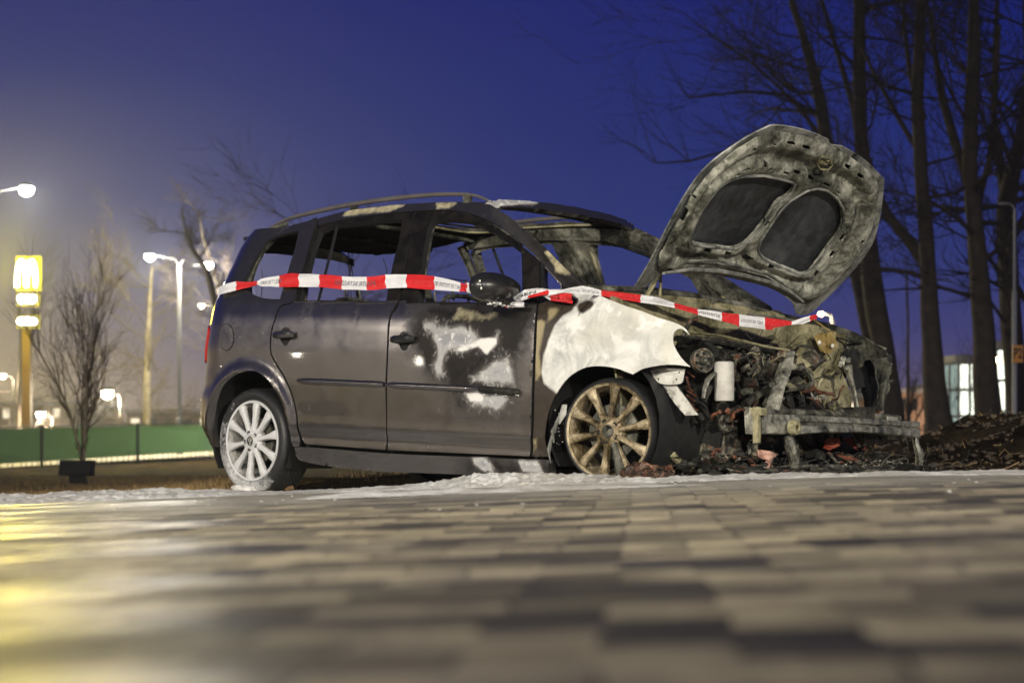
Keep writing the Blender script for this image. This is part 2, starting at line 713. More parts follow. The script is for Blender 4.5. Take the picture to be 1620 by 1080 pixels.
M['olive'] = burnt('olive_scorched_metal', (.03, .028, .014), (.13, .12, .06), (.36, .33, .20), bias=.05, scale=7)
M['yellow'] = burnt('yellow_scorched_plate', (.09, .06, .015), (.30, .21, .06), (.42, .34, .16), bias=.04, scale=9)
M['white'] = burnt('bleached_metal', (.22, .21, .18), (.50, .49, .44), (.68, .67, .62), bias=.06, scale=9, metal=0)
M['canister'] = burnt('pale_canister', (.16, .15, .13), (.36, .345, .31), (.46, .45, .41), bias=.05, scale=6, metal=0, rough=.7)
M['chrome'] = simple('brushed_rail', (.22, .20, .19), .30, .6, 10, .15, .05)
M['blackplastic'] = simple('black_plastic', (.012, .012, .012), .32, 0, 20, .3, .1, coat=.4)
M['rubber'] = simple('tyre_rubber', (.014, .014, .014), .55, 0, 30, .3, .3)
M['red'] = simple('tail_lamp_red', (.55, .012, .012), .15, 0, 10, .2, .05, coat=1)
M['dark'] = simple('dark_cavity', (.006, .006, .006), .9, 0, 10, .3, 0)  # near-black, shade put into the colour of gaps, recesses and holes
M['pale'] = simple('pale_painted_steel', (.5, .5, .46), .5, .1, 4, .1, .05)
M['greypole'] = simple('grey_painted_steel', (.28, .29, .29), .5, .2, 4, .1, .05)


def foam_speckled(name, under, cover, ucol2=None):
    """surface partly hidden by white extinguisher foam"""
    m, nt, b = newmat(name)
    n1 = noi(nt, 9, 8, .7)
    n2 = noi(nt, 60, 4, .6)
    a = attr(nt, 'foam')
    f = thresh(nt, a, mth(nt, 'ADD', mth(nt, 'MULTIPLY', n1, .6), mth(nt, 'MULTIPLY', n2, .4)), 1.3, .18)
    nt.links.new(mixc(nt, f, mixc(nt, n1, under, ucol2 or under), mixc(nt, n2, [cover * .7] * 3, [cover] * 3)), b.inputs['Base Color'])
    nt.links.new(mth(nt, 'ADD', mth(nt, 'MULTIPLY', f, .3), .45), b.inputs['Roughness'])
    nt.links.new(bump(nt, mth(nt, 'ADD', n2, f), .4, .004), b.inputs['Normal'])
    return m


M['tyrefoam'] = foam_speckled('foam_streaked_tyre', (.013, .013, .014), .62, (.02, .02, .02))
M['rimfoam'] = foam_speckled('foam_coated_alloy', (.16, .155, .14), .62, (.30, .29, .26))

# ================================================================== THE CAR
car = empty('burnt_car', CO, math.atan2(-sC, cC))
tag(car, 'burnt out dark grey family car with open bonnet, bleached front wing and stripped nose', 'car')


def PT(name, mb, mats, smooth=True, parent=None, ang=35):
    return mb.build(name, mats, parent or car, smooth, ang)


XS_Z = [.20, .334, .40, .477, .574, .642, .764, .86, 1.063, 1.188, 1.297, 1.364, 1.484, 1.553, 1.60, 1.64]
XS_X = [-.42, -.52, -.563, -.569, -.563, -.526, -.507, -.507, -.472, -.461, -.444, -.427, -.41, -.378, -.34, -.30]


def xsil(z):
    return interp(z, XS_Z, XS_X)


WZ = [.10, .20, .32, .45, .66, .86, .98, 1.035, 1.06, 1.12, 1.40, 1.58, 1.70]
WW = [.845, .868, .885, .894, .900, .898, .892, .886, .881, .866, .745, .665, .600]


def wid(x, z):
    zp = z + .065 * x
    w = interp(zp, WZ, WW)
    xt = xsil(z) + .25
    if x < xt:
        w -= 1.7 * (xt - x) ** 2
    if x > 2.85:
        w -= .5 * (x - 2.85) ** 2
    # wheel arch flare, rear
    r = math.hypot(x - .0, z - .33)
    if z < .78:
        w += .016 * math.exp(-((r - .395) / .035) ** 2)
        # pressed groove at the bottom of the doors
    if .30 < x < 2.3:
        zz = z + .05 * x
        w -= .005 * math.exp(-((zz - .36) / .026) ** 2)
        w += .002 * math.exp(-((zz - .41) / .03) ** 2)
    return w


def cv(u, v, off=0.0):
    p = on_y(u, v, -.87)
    for _ in range(8):
        p = on_y(u, v, -(wid(p.x, p.z) + off))
    return (p.x, p.z)


def L(pts, sub=4, closed=True):
    """pixel outline -> smoothed (x, z) outline on the side of the body"""
    c = [(*cv(p[0], p[1]), *p[2:]) for p in pts]
    return cr(c, sub, closed)


def inset(poly, d):
    a = np.array(poly, float)
    area = 0.5 * np.sum(a[:, 0] * np.roll(a[:, 1], -1) - np.roll(a[:, 0], -1) * a[:, 1])
    e = np.roll(a, -1, 0) - a
    ln = np.maximum(np.hypot(e[:, 0], e[:, 1]), 1e-9)
    nrm = np.stack([-e[:, 1], e[:, 0]], 1) / ln[:, None]
    if area < 0:
        nrm = -nrm
    nn = nrm + np.roll(nrm, 1, 0)
    nn /= np.maximum(np.hypot(nn[:, 0], nn[:, 1]), 1e-6)[:, None]
    return [tuple(q) for q in a + nn * d]


def near(x, z):
    return Vector((x, -wid(x, z), z))


def far(x, z):
    return Vector((x, wid(x, z), z))


def Z8(l):
    return [cv(640 + a / 5.686, 480 + b / 5.684) for a, b in l]


ASH = [Z8([(350, 200), (520, 200), (620, 250), (690, 310), (820, 300), (835, 350), (790, 420), (740, 465), (700, 430), (660, 385), (520, 430),
           (400, 440), (345, 520), (340, 640), (290, 640), (262, 560), (300, 480), (280, 380), (240, 250), (175, 230), (170, 180), (260, 165)]),
       Z8([(800, 520), (900, 488), (965, 512), (972, 600), (992, 745), (860, 722), (700, 700), (615, 692), (700, 635), (750, 555)]),
       Z8([(540, 800), (620, 785), (700, 800), (920, 840), (890, 930), (820, 980), (700, 945), (600, 905), (560, 870)])]
BRIGHT = [Z8([(425, 430), (520, 385), (600, 360), (690, 318), (820, 312), (828, 352), (740, 458), (715, 440), (665, 382), (520, 432)]),
          Z8([(560, 815), (640, 800), (710, 830), (700, 880), (640, 870), (590, 880)])]
TAN = [Z8([(480, 48), (600, 80), (700, 108), (832, 75), (832, 118), (750, 140), (640, 130), (560, 155), (430, 130), (480, 100)])]
SOOT = [Z8([(40, 260), (90, 60), (250, -40), (1200, -60), (1190, 240), (1090, 420), (1030, 560), (1000, 790), (960, 960), (860, 1000), (700, 1015),
            (480, 960), (370, 780), (230, 690), (130, 560), (60, 400)]),
        [cv(*q) for q in [(645, 540), (660, 530), (668, 548), (655, 558), (645, 552)]]]


def fields(polys, width, amp=1.0):
    def fn(X, Y):
        r = np.full(X.shape, -1e9)
        for p in polys:
            r = np.maximum(r, sdist(p, X, Y))
        return np.clip(.5 + r / (2 * width), 0, 1)
    return fn


zero = lambda X, Y: np.zeros(X.shape)
ABOVE = lambda f, X, Y: np.maximum(f, np.where(Y + .068 * X > 1.125, .95, 0))
DOORATTR = {'ash': fields(ASH, .06), 'bright': fields(BRIGHT, .02), 'tan': fields(TAN, .03), 'soot': (lambda X, Y: ABOVE(fields(SOOT, .11)(X, Y), X, Y))}
SILLSOOT = [[cv(*q) for q in [(735, 715), (800, 722), (880, 722), (880, 760), (720, 760)]]]
SILLASH = [[cv(*q) for q in [(745, 722), (765, 722), (785, 745), (765, 745), (752, 735)]], [cv(*q) for q in [(818, 727), (850, 727), (862, 748), (825, 745)]]]
ROOFTAN = [[cv(*q) for q in [(541, 341), (552, 331), (580, 330), (622, 324), (640, 325), (618, 334), (590, 337), (560, 341)]],
           [cv(*q) for q in [(692, 330), (690, 321), (720, 319), (722, 322), (712, 329)]],
           [cv(*q) for q in [(862, 398), (870, 394), (905, 430), (900, 436), (880, 430), (872, 412)]],
           [cv(*q) for q in [(820, 352), (826, 350), (834, 360), (828, 362)]]]

# ---- near side panels
top_edge = [(502, 345), (486, 350), (470, 354), (452, 359, 1)]
rear_xz = [(-.03, 1.578), (-.16, 1.585), (-.33, 1.595), (-.47, 1.585, 1), (-.54, 1.53), (-.565, 1.46), (-.58, 1.36), (-.60, 1.25), (-.62, 1.12), (-.64, .98), (-.66, .86),
           (-.66, .76), (-.68, .64), (-.72, .57), (-.73, .47), (-.72, .38), (-.66, .31), (-.55, .275, 1)]
arch_r = [(346, 707, 1), (341, 690), (340, 668), (343, 640), (351, 614), (366, 597), (384, 588), (397, 586), (411, 590), (425, 602), (438, 622), (448, 645), (455, 670),
          (460, 692), (464, 706, 1)]
door_r_edge = [(473, 706, 1), (474, 697), (470, 680), (468, 655), (460, 622), (448, 596), (434, 573), (427, 555), (428, 527), (434, 505), (443, 484), (462, 477), (470, 455),
               (483, 410), (494, 370)]
q_out = [(*cv(a[0], a[1]), *a[2:]) for a in top_edge] + rear_xz + [(*cv(a[0], a[1]), *a[2:]) for a in arch_r + door_r_edge]
q_out = cr(q_out, 4, True)
q_hole = L([(418, 386), (430, 377), (450, 370), (473, 365, 1), (466, 395), (455, 430), (443, 473, 1), (420, 472), (402, 466), (388, 456), (386, 445), (392, 432), (402, 412)], 3)
PAINT = {'ash': zero, 'bright': zero, 'tan': zero, 'soot': zero}
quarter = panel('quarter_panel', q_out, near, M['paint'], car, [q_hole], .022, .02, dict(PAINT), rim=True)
rd_out = inset(L([(503, 360, 1), (541, 349), (578, 344), (637, 337), (655, 335, 1), (652, 365), (643, 410), (630, 477, 1), (616, 502), (612, 560), (610, 605), (611, 680),
                  (610, 712, 1), (545, 707), (490, 703), (479, 696), (473, 680), (470, 655), (462, 622), (450, 595), (436, 572), (429, 555), (430, 527), (436, 505), (445, 485),
                  (464, 478), (472, 455), (485, 410), (497, 368)], 4), .002)
rd_hole = L([(506, 366, 1), (533, 356), (570, 352), (605, 348), (637, 347, 1), (630, 385), (621, 420), (611, 476, 1), (560, 476), (520, 475), (474, 475, 1), (486, 430), (495, 395)], 3)
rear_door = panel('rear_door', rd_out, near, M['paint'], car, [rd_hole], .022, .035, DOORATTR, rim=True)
fd_out = inset(L([(658, 335, 1), (690, 334), (727, 336), (765, 347), (800, 368), (840, 400), (851, 411, 1), (852, 440), (849, 482), (845, 530), (842, 605), (840, 680), (838, 722, 1),
                  (725, 717), (613, 712, 1), (612, 680), (612, 605), (614, 560), (618, 503), (632, 477), (646, 405)], 4), .002)
fd_hole = L([(676, 362, 1), (684, 351), (702, 347), (740, 350), (765, 360), (790, 375), (810, 389), (825, 401, 1), (826, 440), (826, 480, 1), (745, 478), (661, 477, 1), (667, 420)], 3)
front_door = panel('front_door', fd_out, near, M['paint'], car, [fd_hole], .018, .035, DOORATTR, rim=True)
rs_out = L([(503, 346, 1), (542, 335), (580, 329), (625, 324), (695, 320), (735, 320), (770, 322), (792, 334), (815, 350), (860, 390), (890, 420), (922, 450, 1), (921, 460, 1),
            (899, 459, 1), (866, 424), (840, 398), (800, 366), (765, 345), (727, 334), (690, 332), (637, 335), (578, 342), (541, 347), (503, 357, 1)], 4)
ra = dict(PAINT)
ra['tan'] = fields(ROOFTAN, .016)
ra['soot'] = fields([[cv(*q) for q in [(790, 335), (830, 350), (930, 450), (925, 465), (890, 465), (850, 410)]]], .08)
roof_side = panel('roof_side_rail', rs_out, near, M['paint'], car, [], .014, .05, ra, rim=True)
si_out = L([(466, 707, 1), (500, 708), (612, 717), (730, 722), (838, 727), (868, 727, 1), (867, 751, 1), (780, 752), (700, 749), (595, 745), (520, 737), (478, 729), (468, 720, 1)], 3)
sa = dict(PAINT)
sa['soot'] = fields(SILLSOOT, .15)
sa['ash'] = fields(SILLASH, .03)
panel('side_sill', si_out, near, M['paint'], car, [], .02, .06, sa)
fe_out = L([(852, 484, 1), (862, 477), (885, 468), (905, 459), (918, 455), (935, 461), (952, 469), (990, 484), (1015, 492), (1040, 502), (1066, 510), (1082, 518), (1091, 530, 1),
            (1080, 521), (1071, 521), (1065, 529), (1065, 543), (1072, 558), (1082, 571), (1092, 580, 1), (1070, 577), (1050, 577), (1030, 580), (1015, 584), (1001, 592, 1),
            (990, 588), (977, 583), (952, 579), (927, 581), (905, 592), (890, 607), (878, 626), (868, 650), (863, 675), (862, 700), (870, 722, 1), (842, 722, 1), (844, 680),
            (846, 605), (849, 530)], 4)
FB = [[cv(*q) for q in [(830, 470), (870, 468), (905, 462), (915, 476), (905, 492), (890, 500), (878, 515), (868, 535), (860, 560), (856, 590), (860, 606), (876, 618), (900, 640), (880, 740), (830, 740)]],
      [cv(*q) for q in [(912, 480), (928, 474), (942, 478), (934, 488), (922, 496), (914, 492)]]]
FT = [[cv(*q) for q in [(846, 508), (858, 504), (862, 510), (857, 530), (853, 556), (855, 590), (848, 600), (846, 560)]],
      [cv(*q) for q in [(868, 488), (888, 486), (878, 500), (866, 510)]], [cv(*q) for q in [(843, 695), (849, 693), (848, 712), (843, 712)]]]
front_fender = panel('front_wing', fe_out, near, M['fender'], car, [], .014, .006,
                     {'soot': fields(FB, .035), 'tan': fields(FT, .02), 'ash': zero})
front_fender['label'] = 'white fire bleached front wing'
fr_out = L([(853, 411, 1), (866, 424), (898, 459, 1), (900, 472), (880, 472), (851, 484, 1), (854, 445)], 3)
fr_hole = L([(860, 424, 1), (868, 428), (888, 452, 1), (886, 460, 1), (863, 464, 1), (860, 445)], 2)
panel('corner_window_frame', fr_out, lambda x, z: near(x, z) + Vector((0, .006, 0)), M['blackplastic'], car, [fr_hole], .012, .03)
mb = MB()
a = near(*cv(864, 423)); b_ = near(*cv(889, 450)); c_ = near(*cv(889, 458))
mb.tube([a + Vector((0, -.006, 0)), b_ + Vector((0, -.006, 0)), c_ + Vector((0, -.006, 0))], .004, 6)
PT('chrome_trim', mb, M['chrome'])

# near-black inner skin, puts shade into the door gaps; then far side (mirrored)
ins_out = [cv(*q) for q in [(468, 480), (840, 486), (848, 500), (846, 620), (846, 722), (860, 745), (480, 725), (472, 690), (466, 640), (445, 590), (436, 560), (438, 500)]]
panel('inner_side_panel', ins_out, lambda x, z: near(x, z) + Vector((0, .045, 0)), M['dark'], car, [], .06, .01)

farB = M['burnt']
def shift(poly, holegrow):
    return inset(poly, -holegrow)
far_hole = cr([(-.33, 1.515, 1), (-.1, 1.535), (.10, 1.545, 1), (.16, 1.35), (.20, 1.13, 1), (0, 1.12), (-.3, 1.12), (-.5, 1.13, 1), (-.49, 1.3), (-.44, 1.44)], 3, True)
fq_ = [q for q in q_out if q[1] < 1.13]
panel('quarter_panel', fq_, far, farB, car, [], .05, -.03)
panel('rear_door', rd_out, far, farB, car, [rd_hole], .05, -.05)
fdo = panel('front_door', fd_out, far, farB, car, [fd_hole], .05, -.05)
panel('roof_side_rail', rs_out, far, M['burnt'], car, [], .03, -.07)
panel('side_sill', si_out, far, farB, car, [], .05, -.06)
# far front wing, scorched and torn, traced on its own plane
fw_o = cr([(2.33, 1.04, 1), (2.5, 1.03), (2.7, .985), (2.85, .95), (3.0, .90), (3.15, .835), (3.26, .775), (3.28, .74, 1), (3.2, .735), (3.1, .73), (3.08, .70),
           (3.04, .69), (2.98, .69), (2.90, .68), (2.80, .67), (2.66, .67), (2.5, .64), (2.4, .55), (2.3, .40), (2.25, .2, 1), (2.2, .2, 1), (2.22, .9)], 3, True)
panel('front_wing', fw_o, lambda x, z: Vector((x, wid(x, z) - .03 + .012 * fbm(x * 6, z * 6), z)), M['burnt'], car, [], .03, -.008)

# ---- roof
RX = [-.50, -.40, -.196, -.096, .105, .339, .546, .938, 1.286, 1.478, 1.642, 1.75]
RZ = [1.56, 1.575, 1.585, 1.59, 1.598, 1.612, 1.620, 1.628, 1.608, 1.59, 1.568, 1.545]


def roofz(x, y):
    return interp(x, RX, RZ) + .020 * (1 - min(1, (y / .6) ** 2)) - (.01 if abs(y) > .55 else 0)


r_out = cr([(-.47, -.50), (-.35, -.575), (0, -.60), (.5, -.60), (1.2, -.60), (1.55, -.60), (1.64, -.595, 1), (1.68, -.3), (1.70, 0), (1.68, .3), (1.64, .595, 1), (1.55, .60),
            (1.2, .60), (.5, .60), (0, .60), (-.35, .575), (-.47, .50), (-.50, 0)], 5, True)
r_hole = cr([(.50, -.42), (.50, .0), (.50, .36), (.60, .50), (.9, .535), (1.2, .53), (1.46, .50), (1.53, .3), (1.55, 0), (1.53, -.3), (1.48, -.48), (1.2, -.52), (.9, -.52), (.60, -.50)], 4, True)
roof = panel('roof', r_out, lambda x, y: Vector((x, y, roofz(x, y) + .012 * fbm(x * 3, y * 3, 1))), M['burntdark'], car, [r_hole], .05, .02, flip=False)
mb = MB()   # edge of the burnt out roof opening
hp = [Vector((x, y, roofz(x, y) - .02)) for x, y in r_hole]
mb.tube(hp + [hp[0]], .007, 6, cap=False)
PT('roof_opening_rim', mb, M['olive'])
mb = MB()
mb.tube([(.64, -.40, roofz(.64, -.4) - .02), (.86, .12, roofz(.9, 0) - .07), (1.0, .53, roofz(1., .5) - .04)], .012, 6, flat=.5)
PT('drooping_roof_strip', mb, M['burntdark'])
hd_out = cr([(-.62, 0, 1), (-.3, 0), (0, 0), (.3, 0), (.62, 0, 1), (.60, .042, 1), (.3, .045), (0, .045), (-.3, .042), (-.60, .042, 1)], 4, True)
def hlift(y, t):
    x = 1.645 + .055 * (1 - (y / .62) ** 2) + t * .55
    return Vector((x, y, roofz(1.66, y) + .008 - t + .004 * fbm(y * 9, t * 20)))
ha = dict(PAINT)
ha['ash'] = fields([[(-.62, -.02), (-.34, -.02), (-.26, .0), (-.30, .018), (-.40, .022), (-.62, .045)]], .012)
panel('windscreen_header', hd_out, hlift, M['paint'], car, [], .012, .03, ha)
mb = MB()
for y0, y1 in ((-.60, .60),):
    pass
for xx in (.42, .02):
    mb.tube([(xx, -.60, roofz(xx, -.6) - .03), (xx, 0, roofz(xx, 0) - .045), (xx, .60, roofz(xx, .6) - .03)], .03, 8, flat=.5)
PT('roof_bow', mb, M['burnt'])
for s in (-1, 1):
    mb = MB()
    pts = [(q[0], q[1] - .012 * math.exp(-((q[0] - .9) / .7) ** 2)) for q in [(-.22, 1.565), (-.12, 1.60), (.0, 1.630), (.12, 1.645), (.34, 1.662), (.60, 1.675), (.95, 1.676), (1.25, 1.662), (1.46, 1.640), (1.57, 1.618), (1.68, 1.572)]]
    pts = cr(pts, 3)
    mb.tube([(x, s * .60, z) for x, z in pts], [.006 + .008 * math.sin(math.pi * min(1, max(0, (i + .6) / len(pts))) ) for i in range(len(pts))], 10)
    rl = PT('roof_rail', mb, M['chrome'])
    for xx, zz in ((.60, 1.668), (1.50, 1.632)):
        mb = MB()
        mb.box((xx, s * .60, zz - .03), (.05, .022, .06))
        mb.build('rail_foot', M['burnt'], rl)
    mb = MB()
    mb.tube([(-.20, s * .60, 1.568), (-.10, s * .60, 1.585), (.02, s * .60, 1.605)], .012, 6)
    mb.build('rail_foot', M['burnt'], rl)

# ---- pillars (inner sections) on both sides
for s in (-1, 1):
    mb = MB()
    mt = M['burnt'] if s < 0 else M['olive']
    ins = .05
    def ip(u, v):
        x, z = cv(u, v)
        return Vector((x, s * (wid(x, z) - ins), z))
    mb.tube([ip(672, 343), ip(667, 365), ip(662, 400), ip(654, 440), ip(648, 485), ip(645, 560)], [.045, .034, .03, .034, .045, .06], 8, flat=.8)
    mb.tube([ip(489, 358), ip(482, 390), ip(472, 430), ip(462, 480)], [.04, .032, .036, .05], 8, flat=.8)
    mb.tube([ip(425, 372), ip(405, 395), ip(392, 420), ip(382, 450), ip(380, 490)], [.03, .026, .026, .03, .05], 8, flat=.8)
    mb.tube([ip(842, 400), ip(846, 430), ip(846, 480)], [.02, .02, .03], 8)
    mb.tube([ip(508, 357), ip(560, 350), ip(640, 342), ip(730, 342), ip(800, 374)], .028, 8)
    PT('inner_pillars', mb, mt if s < 0 else M['burnt'])
    mb = MB()
    # window division bar of the rear door
    x0, z0 = cv(532, 355); x1, z1 = cv(501, 477)
    mb.tube([(x0, s * (wid(x0, z0) - .012), z0), (x1, s * (wid(x1, z1) - .012), z1)], .009, 6)
    PT('window_divider', mb, M['blackplastic'] if s < 0 else M['burntdark'])
for s in (1,):
    mb = MB()    # ribs on the far middle pillar, they catch the light
    for dx in (-.030, .03):
        mb.tube([(1.30 + dx, .60, 1.52), (1.29 + dx, .69, 1.40), (1.28 + dx, .77, 1.25), (1.27 + dx * 1.4, .82, 1.10)], .009, 6)
    PT('pillar_rib', mb, M['olive'])
    mb = MB()
    mb.tube([(1.30, .625, 1.52), (1.29, .71, 1.40), (1.28, .79, 1.25), (1.27, .84, 1.08)], [.09, .045, .045, .06], 8, flat=.5)
    PT('middle_pillar', mb, M['burnt'])

# ---- tailgate
RZX = sorted([(q[1], q[0]) for q in rear_xz[3:]])


def xe(z):
    return interp(z, [q[0] for q in RZX], [q[1] for q in RZX])


zz_ = [.30, .40, .50, .64, .80, .98, 1.12, 1.25, 1.36, 1.46, 1.53]
rt = [(wid(xe(z), z) - .004, z) for z in zz_]
tg = cr([(*rt[0], 1)] + rt[1:-1] + [(*rt[-1], 1), (.2, 1.575), (-.2, 1.575), (-rt[-1][0], rt[-1][1], 1)] + [(-a, b) for a, b in rt[1:-1]][::-1] + [(-rt[0][0], rt[0][1], 1)], 4, True)
hw_ = lambda z: wid(xe(z), z) - .016
tgh = cr([(-hw_(1.49), 1.49), (0, 1.52), (hw_(1.49), 1.49), (hw_(1.3), 1.3), (hw_(1.14), 1.14), (0, 1.11), (-hw_(1.14), 1.14), (-hw_(1.3), 1.3)], 4, True)
panel('tailgate', tg, lambda y, z: Vector((xe(min(z, 1.53)) + .004 + max(0, z - 1.53) * 1.2 - .07 * (1 - (y / max(.3, wid(xe(z), z))) ** 2) * (1 - sstep(1.3, 1.55, z)), y, z)),
      M['paint'], car, [tgh], .04, .03, dict(PAINT), flip=True)

# tail lamps
for s in (-1, 1):
    lo_ = cr([(-.44, .97), (-.46, 1.0), (-.55, 1.02), (-.62, .97), (-.64, .88), (-.635, .79, 1), (-.57, .79), (-.49, .795), (-.47, .86), (-.45, .93)], 4, True)
    tl = panel('tail_lamp', lo_, (lambda x, z, s=s: Vector((x - .004, s * (wid(x, z) + .010), z))), M['red'], car, [], .015, .02 * (-s))

# fuel flap, handles, mouldings
fl = [(359 + 11 * math.cos(t * math.pi / 10), 533 + 20.5 * math.sin(t * math.pi / 10)) for t in range(20)]
panel('fuel_flap', [cv(*q) for q in fl], lambda x, z: near(x, z) + Vector((0, -.004, 0)), M['paint'], car, [], .03, .003, dict(PAINT))
mb = MB()
fl2 = [near(*cv(359 + 11.6 * math.cos(t * math.pi / 12), 533 + 21.3 * math.sin(t * math.pi / 12))) for t in range(25)]
mb.tube(fl2, .0022, 5, cap=False)
PT('fuel_flap_seam', mb, M['dark'])


def handle(parent, u, v, sooty):
    x, z = cv(u, v)
    y = -wid(x, z)
    mb = MB()
    mb.lathe([(.0, -.006), (.045, -.006), (.048, .002), (.046, .004)], (x + .0, y, z), (0, -1, 0), 20)
    mb.sphere((x + .0, y + .004, z - .012), (.044, .012, .055), 14, 8)
    o1 = mb.build('handle_recess', M['dark'], parent, True)
    mb = MB()
    pts = cr([(x - .085, y - .008), (x - .055, y - .032), (x, y - .040), (x + .055, y - .034), (x + .082, y - .010)], 3)
    mb.tube([(p[0], p[1], z + .004 - .03 * (p[0] - x)) for p in pts], [.013 + .004 * math.sin(math.pi * i / (len(pts) - 1)) for i in range(len(pts))], 8, flat=1.25)
    mb.build('door_handle', M['blackplastic'] if sooty else M['paint'], parent, True)


handle(rear_door, 452, 531, False)
handle(front_door, 640, 538, True)


def moulding(parent, u0, v0, u1, v1, mat):
    mb = MB()
    pts = []
    n = 14
    for i in range(n + 1):
        t = i / n
        x, z = cv(u0 + (u1 - u0) * t, v0 + (v1 - v0) * t)
        pts.append((x, -wid(x, z) - .004, z))
    mb.tube(pts, [.010] + [.021] * (n - 1) + [.014], 12, flat=.9)
    mb.build('side_moulding', mat, parent, True)


moulding(rear_door, 472, 602, 609, 608, M['paint'])
moulding(front_door, 612, 608.5, 760, 615, M['paint'])
moulding(front_door, 758, 615, 823, 621, M['burntdark'])

# mirror
def mirror(s, mat):
    c = on_y(782, 455, -1.03) if s < 0 else Vector((on_y(782, 455, -1.03).x, 1.03, 1.06))
    mb = MB()
    vs = []
    mb.sphere(c, (.105, .165, .073), 22, 14)
    for i, q in enumerate(mb.v):
        dx = q[0] - c.x
        if dx < -.03:
            q = (c.x - .03 + (dx + .03) * .35, q[1], q[2])
        # outer end blunter, tapering towards the door
        ty = (q[1] - c.y) * s
        k = 1 + .22 * ty / .165
        mb.v[i] = (q[0], q[1], c.z + (q[2] - c.z) * k)
    o = mb.build('door_mirror', mat, car, True, 60)
    mb = MB()
    mb.tube([c + Vector((.0, -s * .06, -.06)), c + Vector((.03, -s * .12, -.075)), c + Vector((.06, -s * .19, -.07))], [.03, .028, .04], 8, flat=.7)
    mb.build('mirror_arm', M['blackplastic'], o, True)
    return c
mc = mirror(-1, M['blackplastic'])
mirror(1, M['burntdark'])
mb = MB()
for i in range(12):
    t = rnd.random()
    p = mc + Vector((.01 + .09 * rnd.random() * (1 - t), -.155 + .05 * rnd.random(), rnd.uniform(-.035, .045)))
    mb.sphere(p + Vector((.0, -.004, 0)), (rnd.uniform(.003, .008), .003, rnd.uniform(.003, .008)), 6, 4)
for i in range(34):
    mb.sphere(mc + Vector((rnd.uniform(-.02, .07), rnd.uniform(-.08, .12), -.078 - rnd.uniform(0, .012))), (rnd.uniform(.004, .012), rnd.uniform(.004, .012), .004), 6, 4)
FOAMBITS = mb


# ---- floor, firewall, wells
mb = MB()
mb.box((1.15, 0, .235), (2.3, 1.5, .06))
mb.box((.0, 0, .45), (1.2, 1.1, .10))
mb.tube([(.35, -.35, .19), (1.6, -.35, .17), (2.2, -.3, .18)], .035, 8)
mb.tube([(.9, -.55, .18), (1.3, -.55, .16)], .05, 8)
PT('floor_pan', mb, M['dark'], False)
for s in (-1, 1):
    for (hx, hz, rr) in ((0.0, .36, .37), (2.66, .36, .35)):
        mb = MB()
        n = 18
        vs, fs = [], []
        for k in range(n + 1):
            th = R(-35 + 250 * k / n)
            for yy in (.865, .50):
                vs.append((hx + rr * math.cos(th), s * yy, hz + rr * math.sin(th)))
        for k in range(n):
            fs.append((2 * k, 2 * k + 1, 2 * k + 3, 2 * k + 2))
        mb.add(vs, fs)
        bk = [(hx + rr * math.cos(R(-35 + 250 * k / n)), s * .50, hz + rr * math.sin(R(-35 + 250 * k / n))) for k in range(n + 1)]
        mb.add(bk, [tuple(range(n + 1))])
        PT('wheel_arch_liner', mb, M['rubber'])

fwo = cr([(-.80, .30, 1), (-.80, .80), (-.78, 1.00), (-.5, 1.02), (0, 1.03), (.5, 1.00), (.80, .965), (.80, .30, 1)], 4, True)
panel('bulkhead', fwo, lambda y, z: Vector((2.68 + .07 * fbm(y * 2.2, z * 3, 4) - .10 * (z - .6), y, z)), M['olive'], car, [], .05, .01)
mb = MB()    # scuttle between bulkhead and windscreen foot
mb.tube([(2.50, -.80, 1.035), (2.58, -.4, 1.045), (2.60, 0, 1.04), (2.60, .4, 1.02), (2.58, .82, .985)], [.03, .035, .035, .035, .03], 8, flat=.8)
mb.tube([(2.58, -.70, .995), (2.62, -.3, .99), (2.64, .2, .98), (2.70, .8, .96)], [.010] * 4, 6)
PT('scuttle', mb, M['burnt'])
for i in range(46):
    pass

# windscreen foot rubble
mb = MB()
for i in range(60):
    y = rnd.uniform(-.7, .3)
    mb.box((2.46 + rnd.uniform(-.12, .1), y, 1.035 + rnd.uniform(-.02, .02)), (rnd.uniform(.02, .07), rnd.uniform(.02, .06), rnd.uniform(.01, .03)),
           Matrix.Rotation(rnd.uniform(-1, 1), 3, 'X') @ Matrix.Rotation(rnd.uniform(0, 3), 3, 'Z'), .008)
tag(PT('dashboard_remains', mb, M['burnt'], False), kind='stuff')

# hood stays, far windscreen posts
mb = MB()
p0 = on_x(1030, 440, 2.70); p1 = on_x(1022, 476, 2.66)
mb.tube([on_x(1046, 425, 2.74), on_x(1032, 452, 2.70), on_x(1022, 470, 2.68)], [.014, .014, .01], 6)
mb.tube([on_x(1045, 430, 2.72), on_x(1044, 478, 2.70)], .008, 6)
PT('bonnet_hinge', mb, M['olive'])
mb = MB()
mb.tube([on_y(1135, 430, .80), on_y(1143, 455, .82), on_y(1152, 496, .84)], [.05, .045, .05], 8, flat=.6)
PT('corner_window_post', mb, M['olive'])

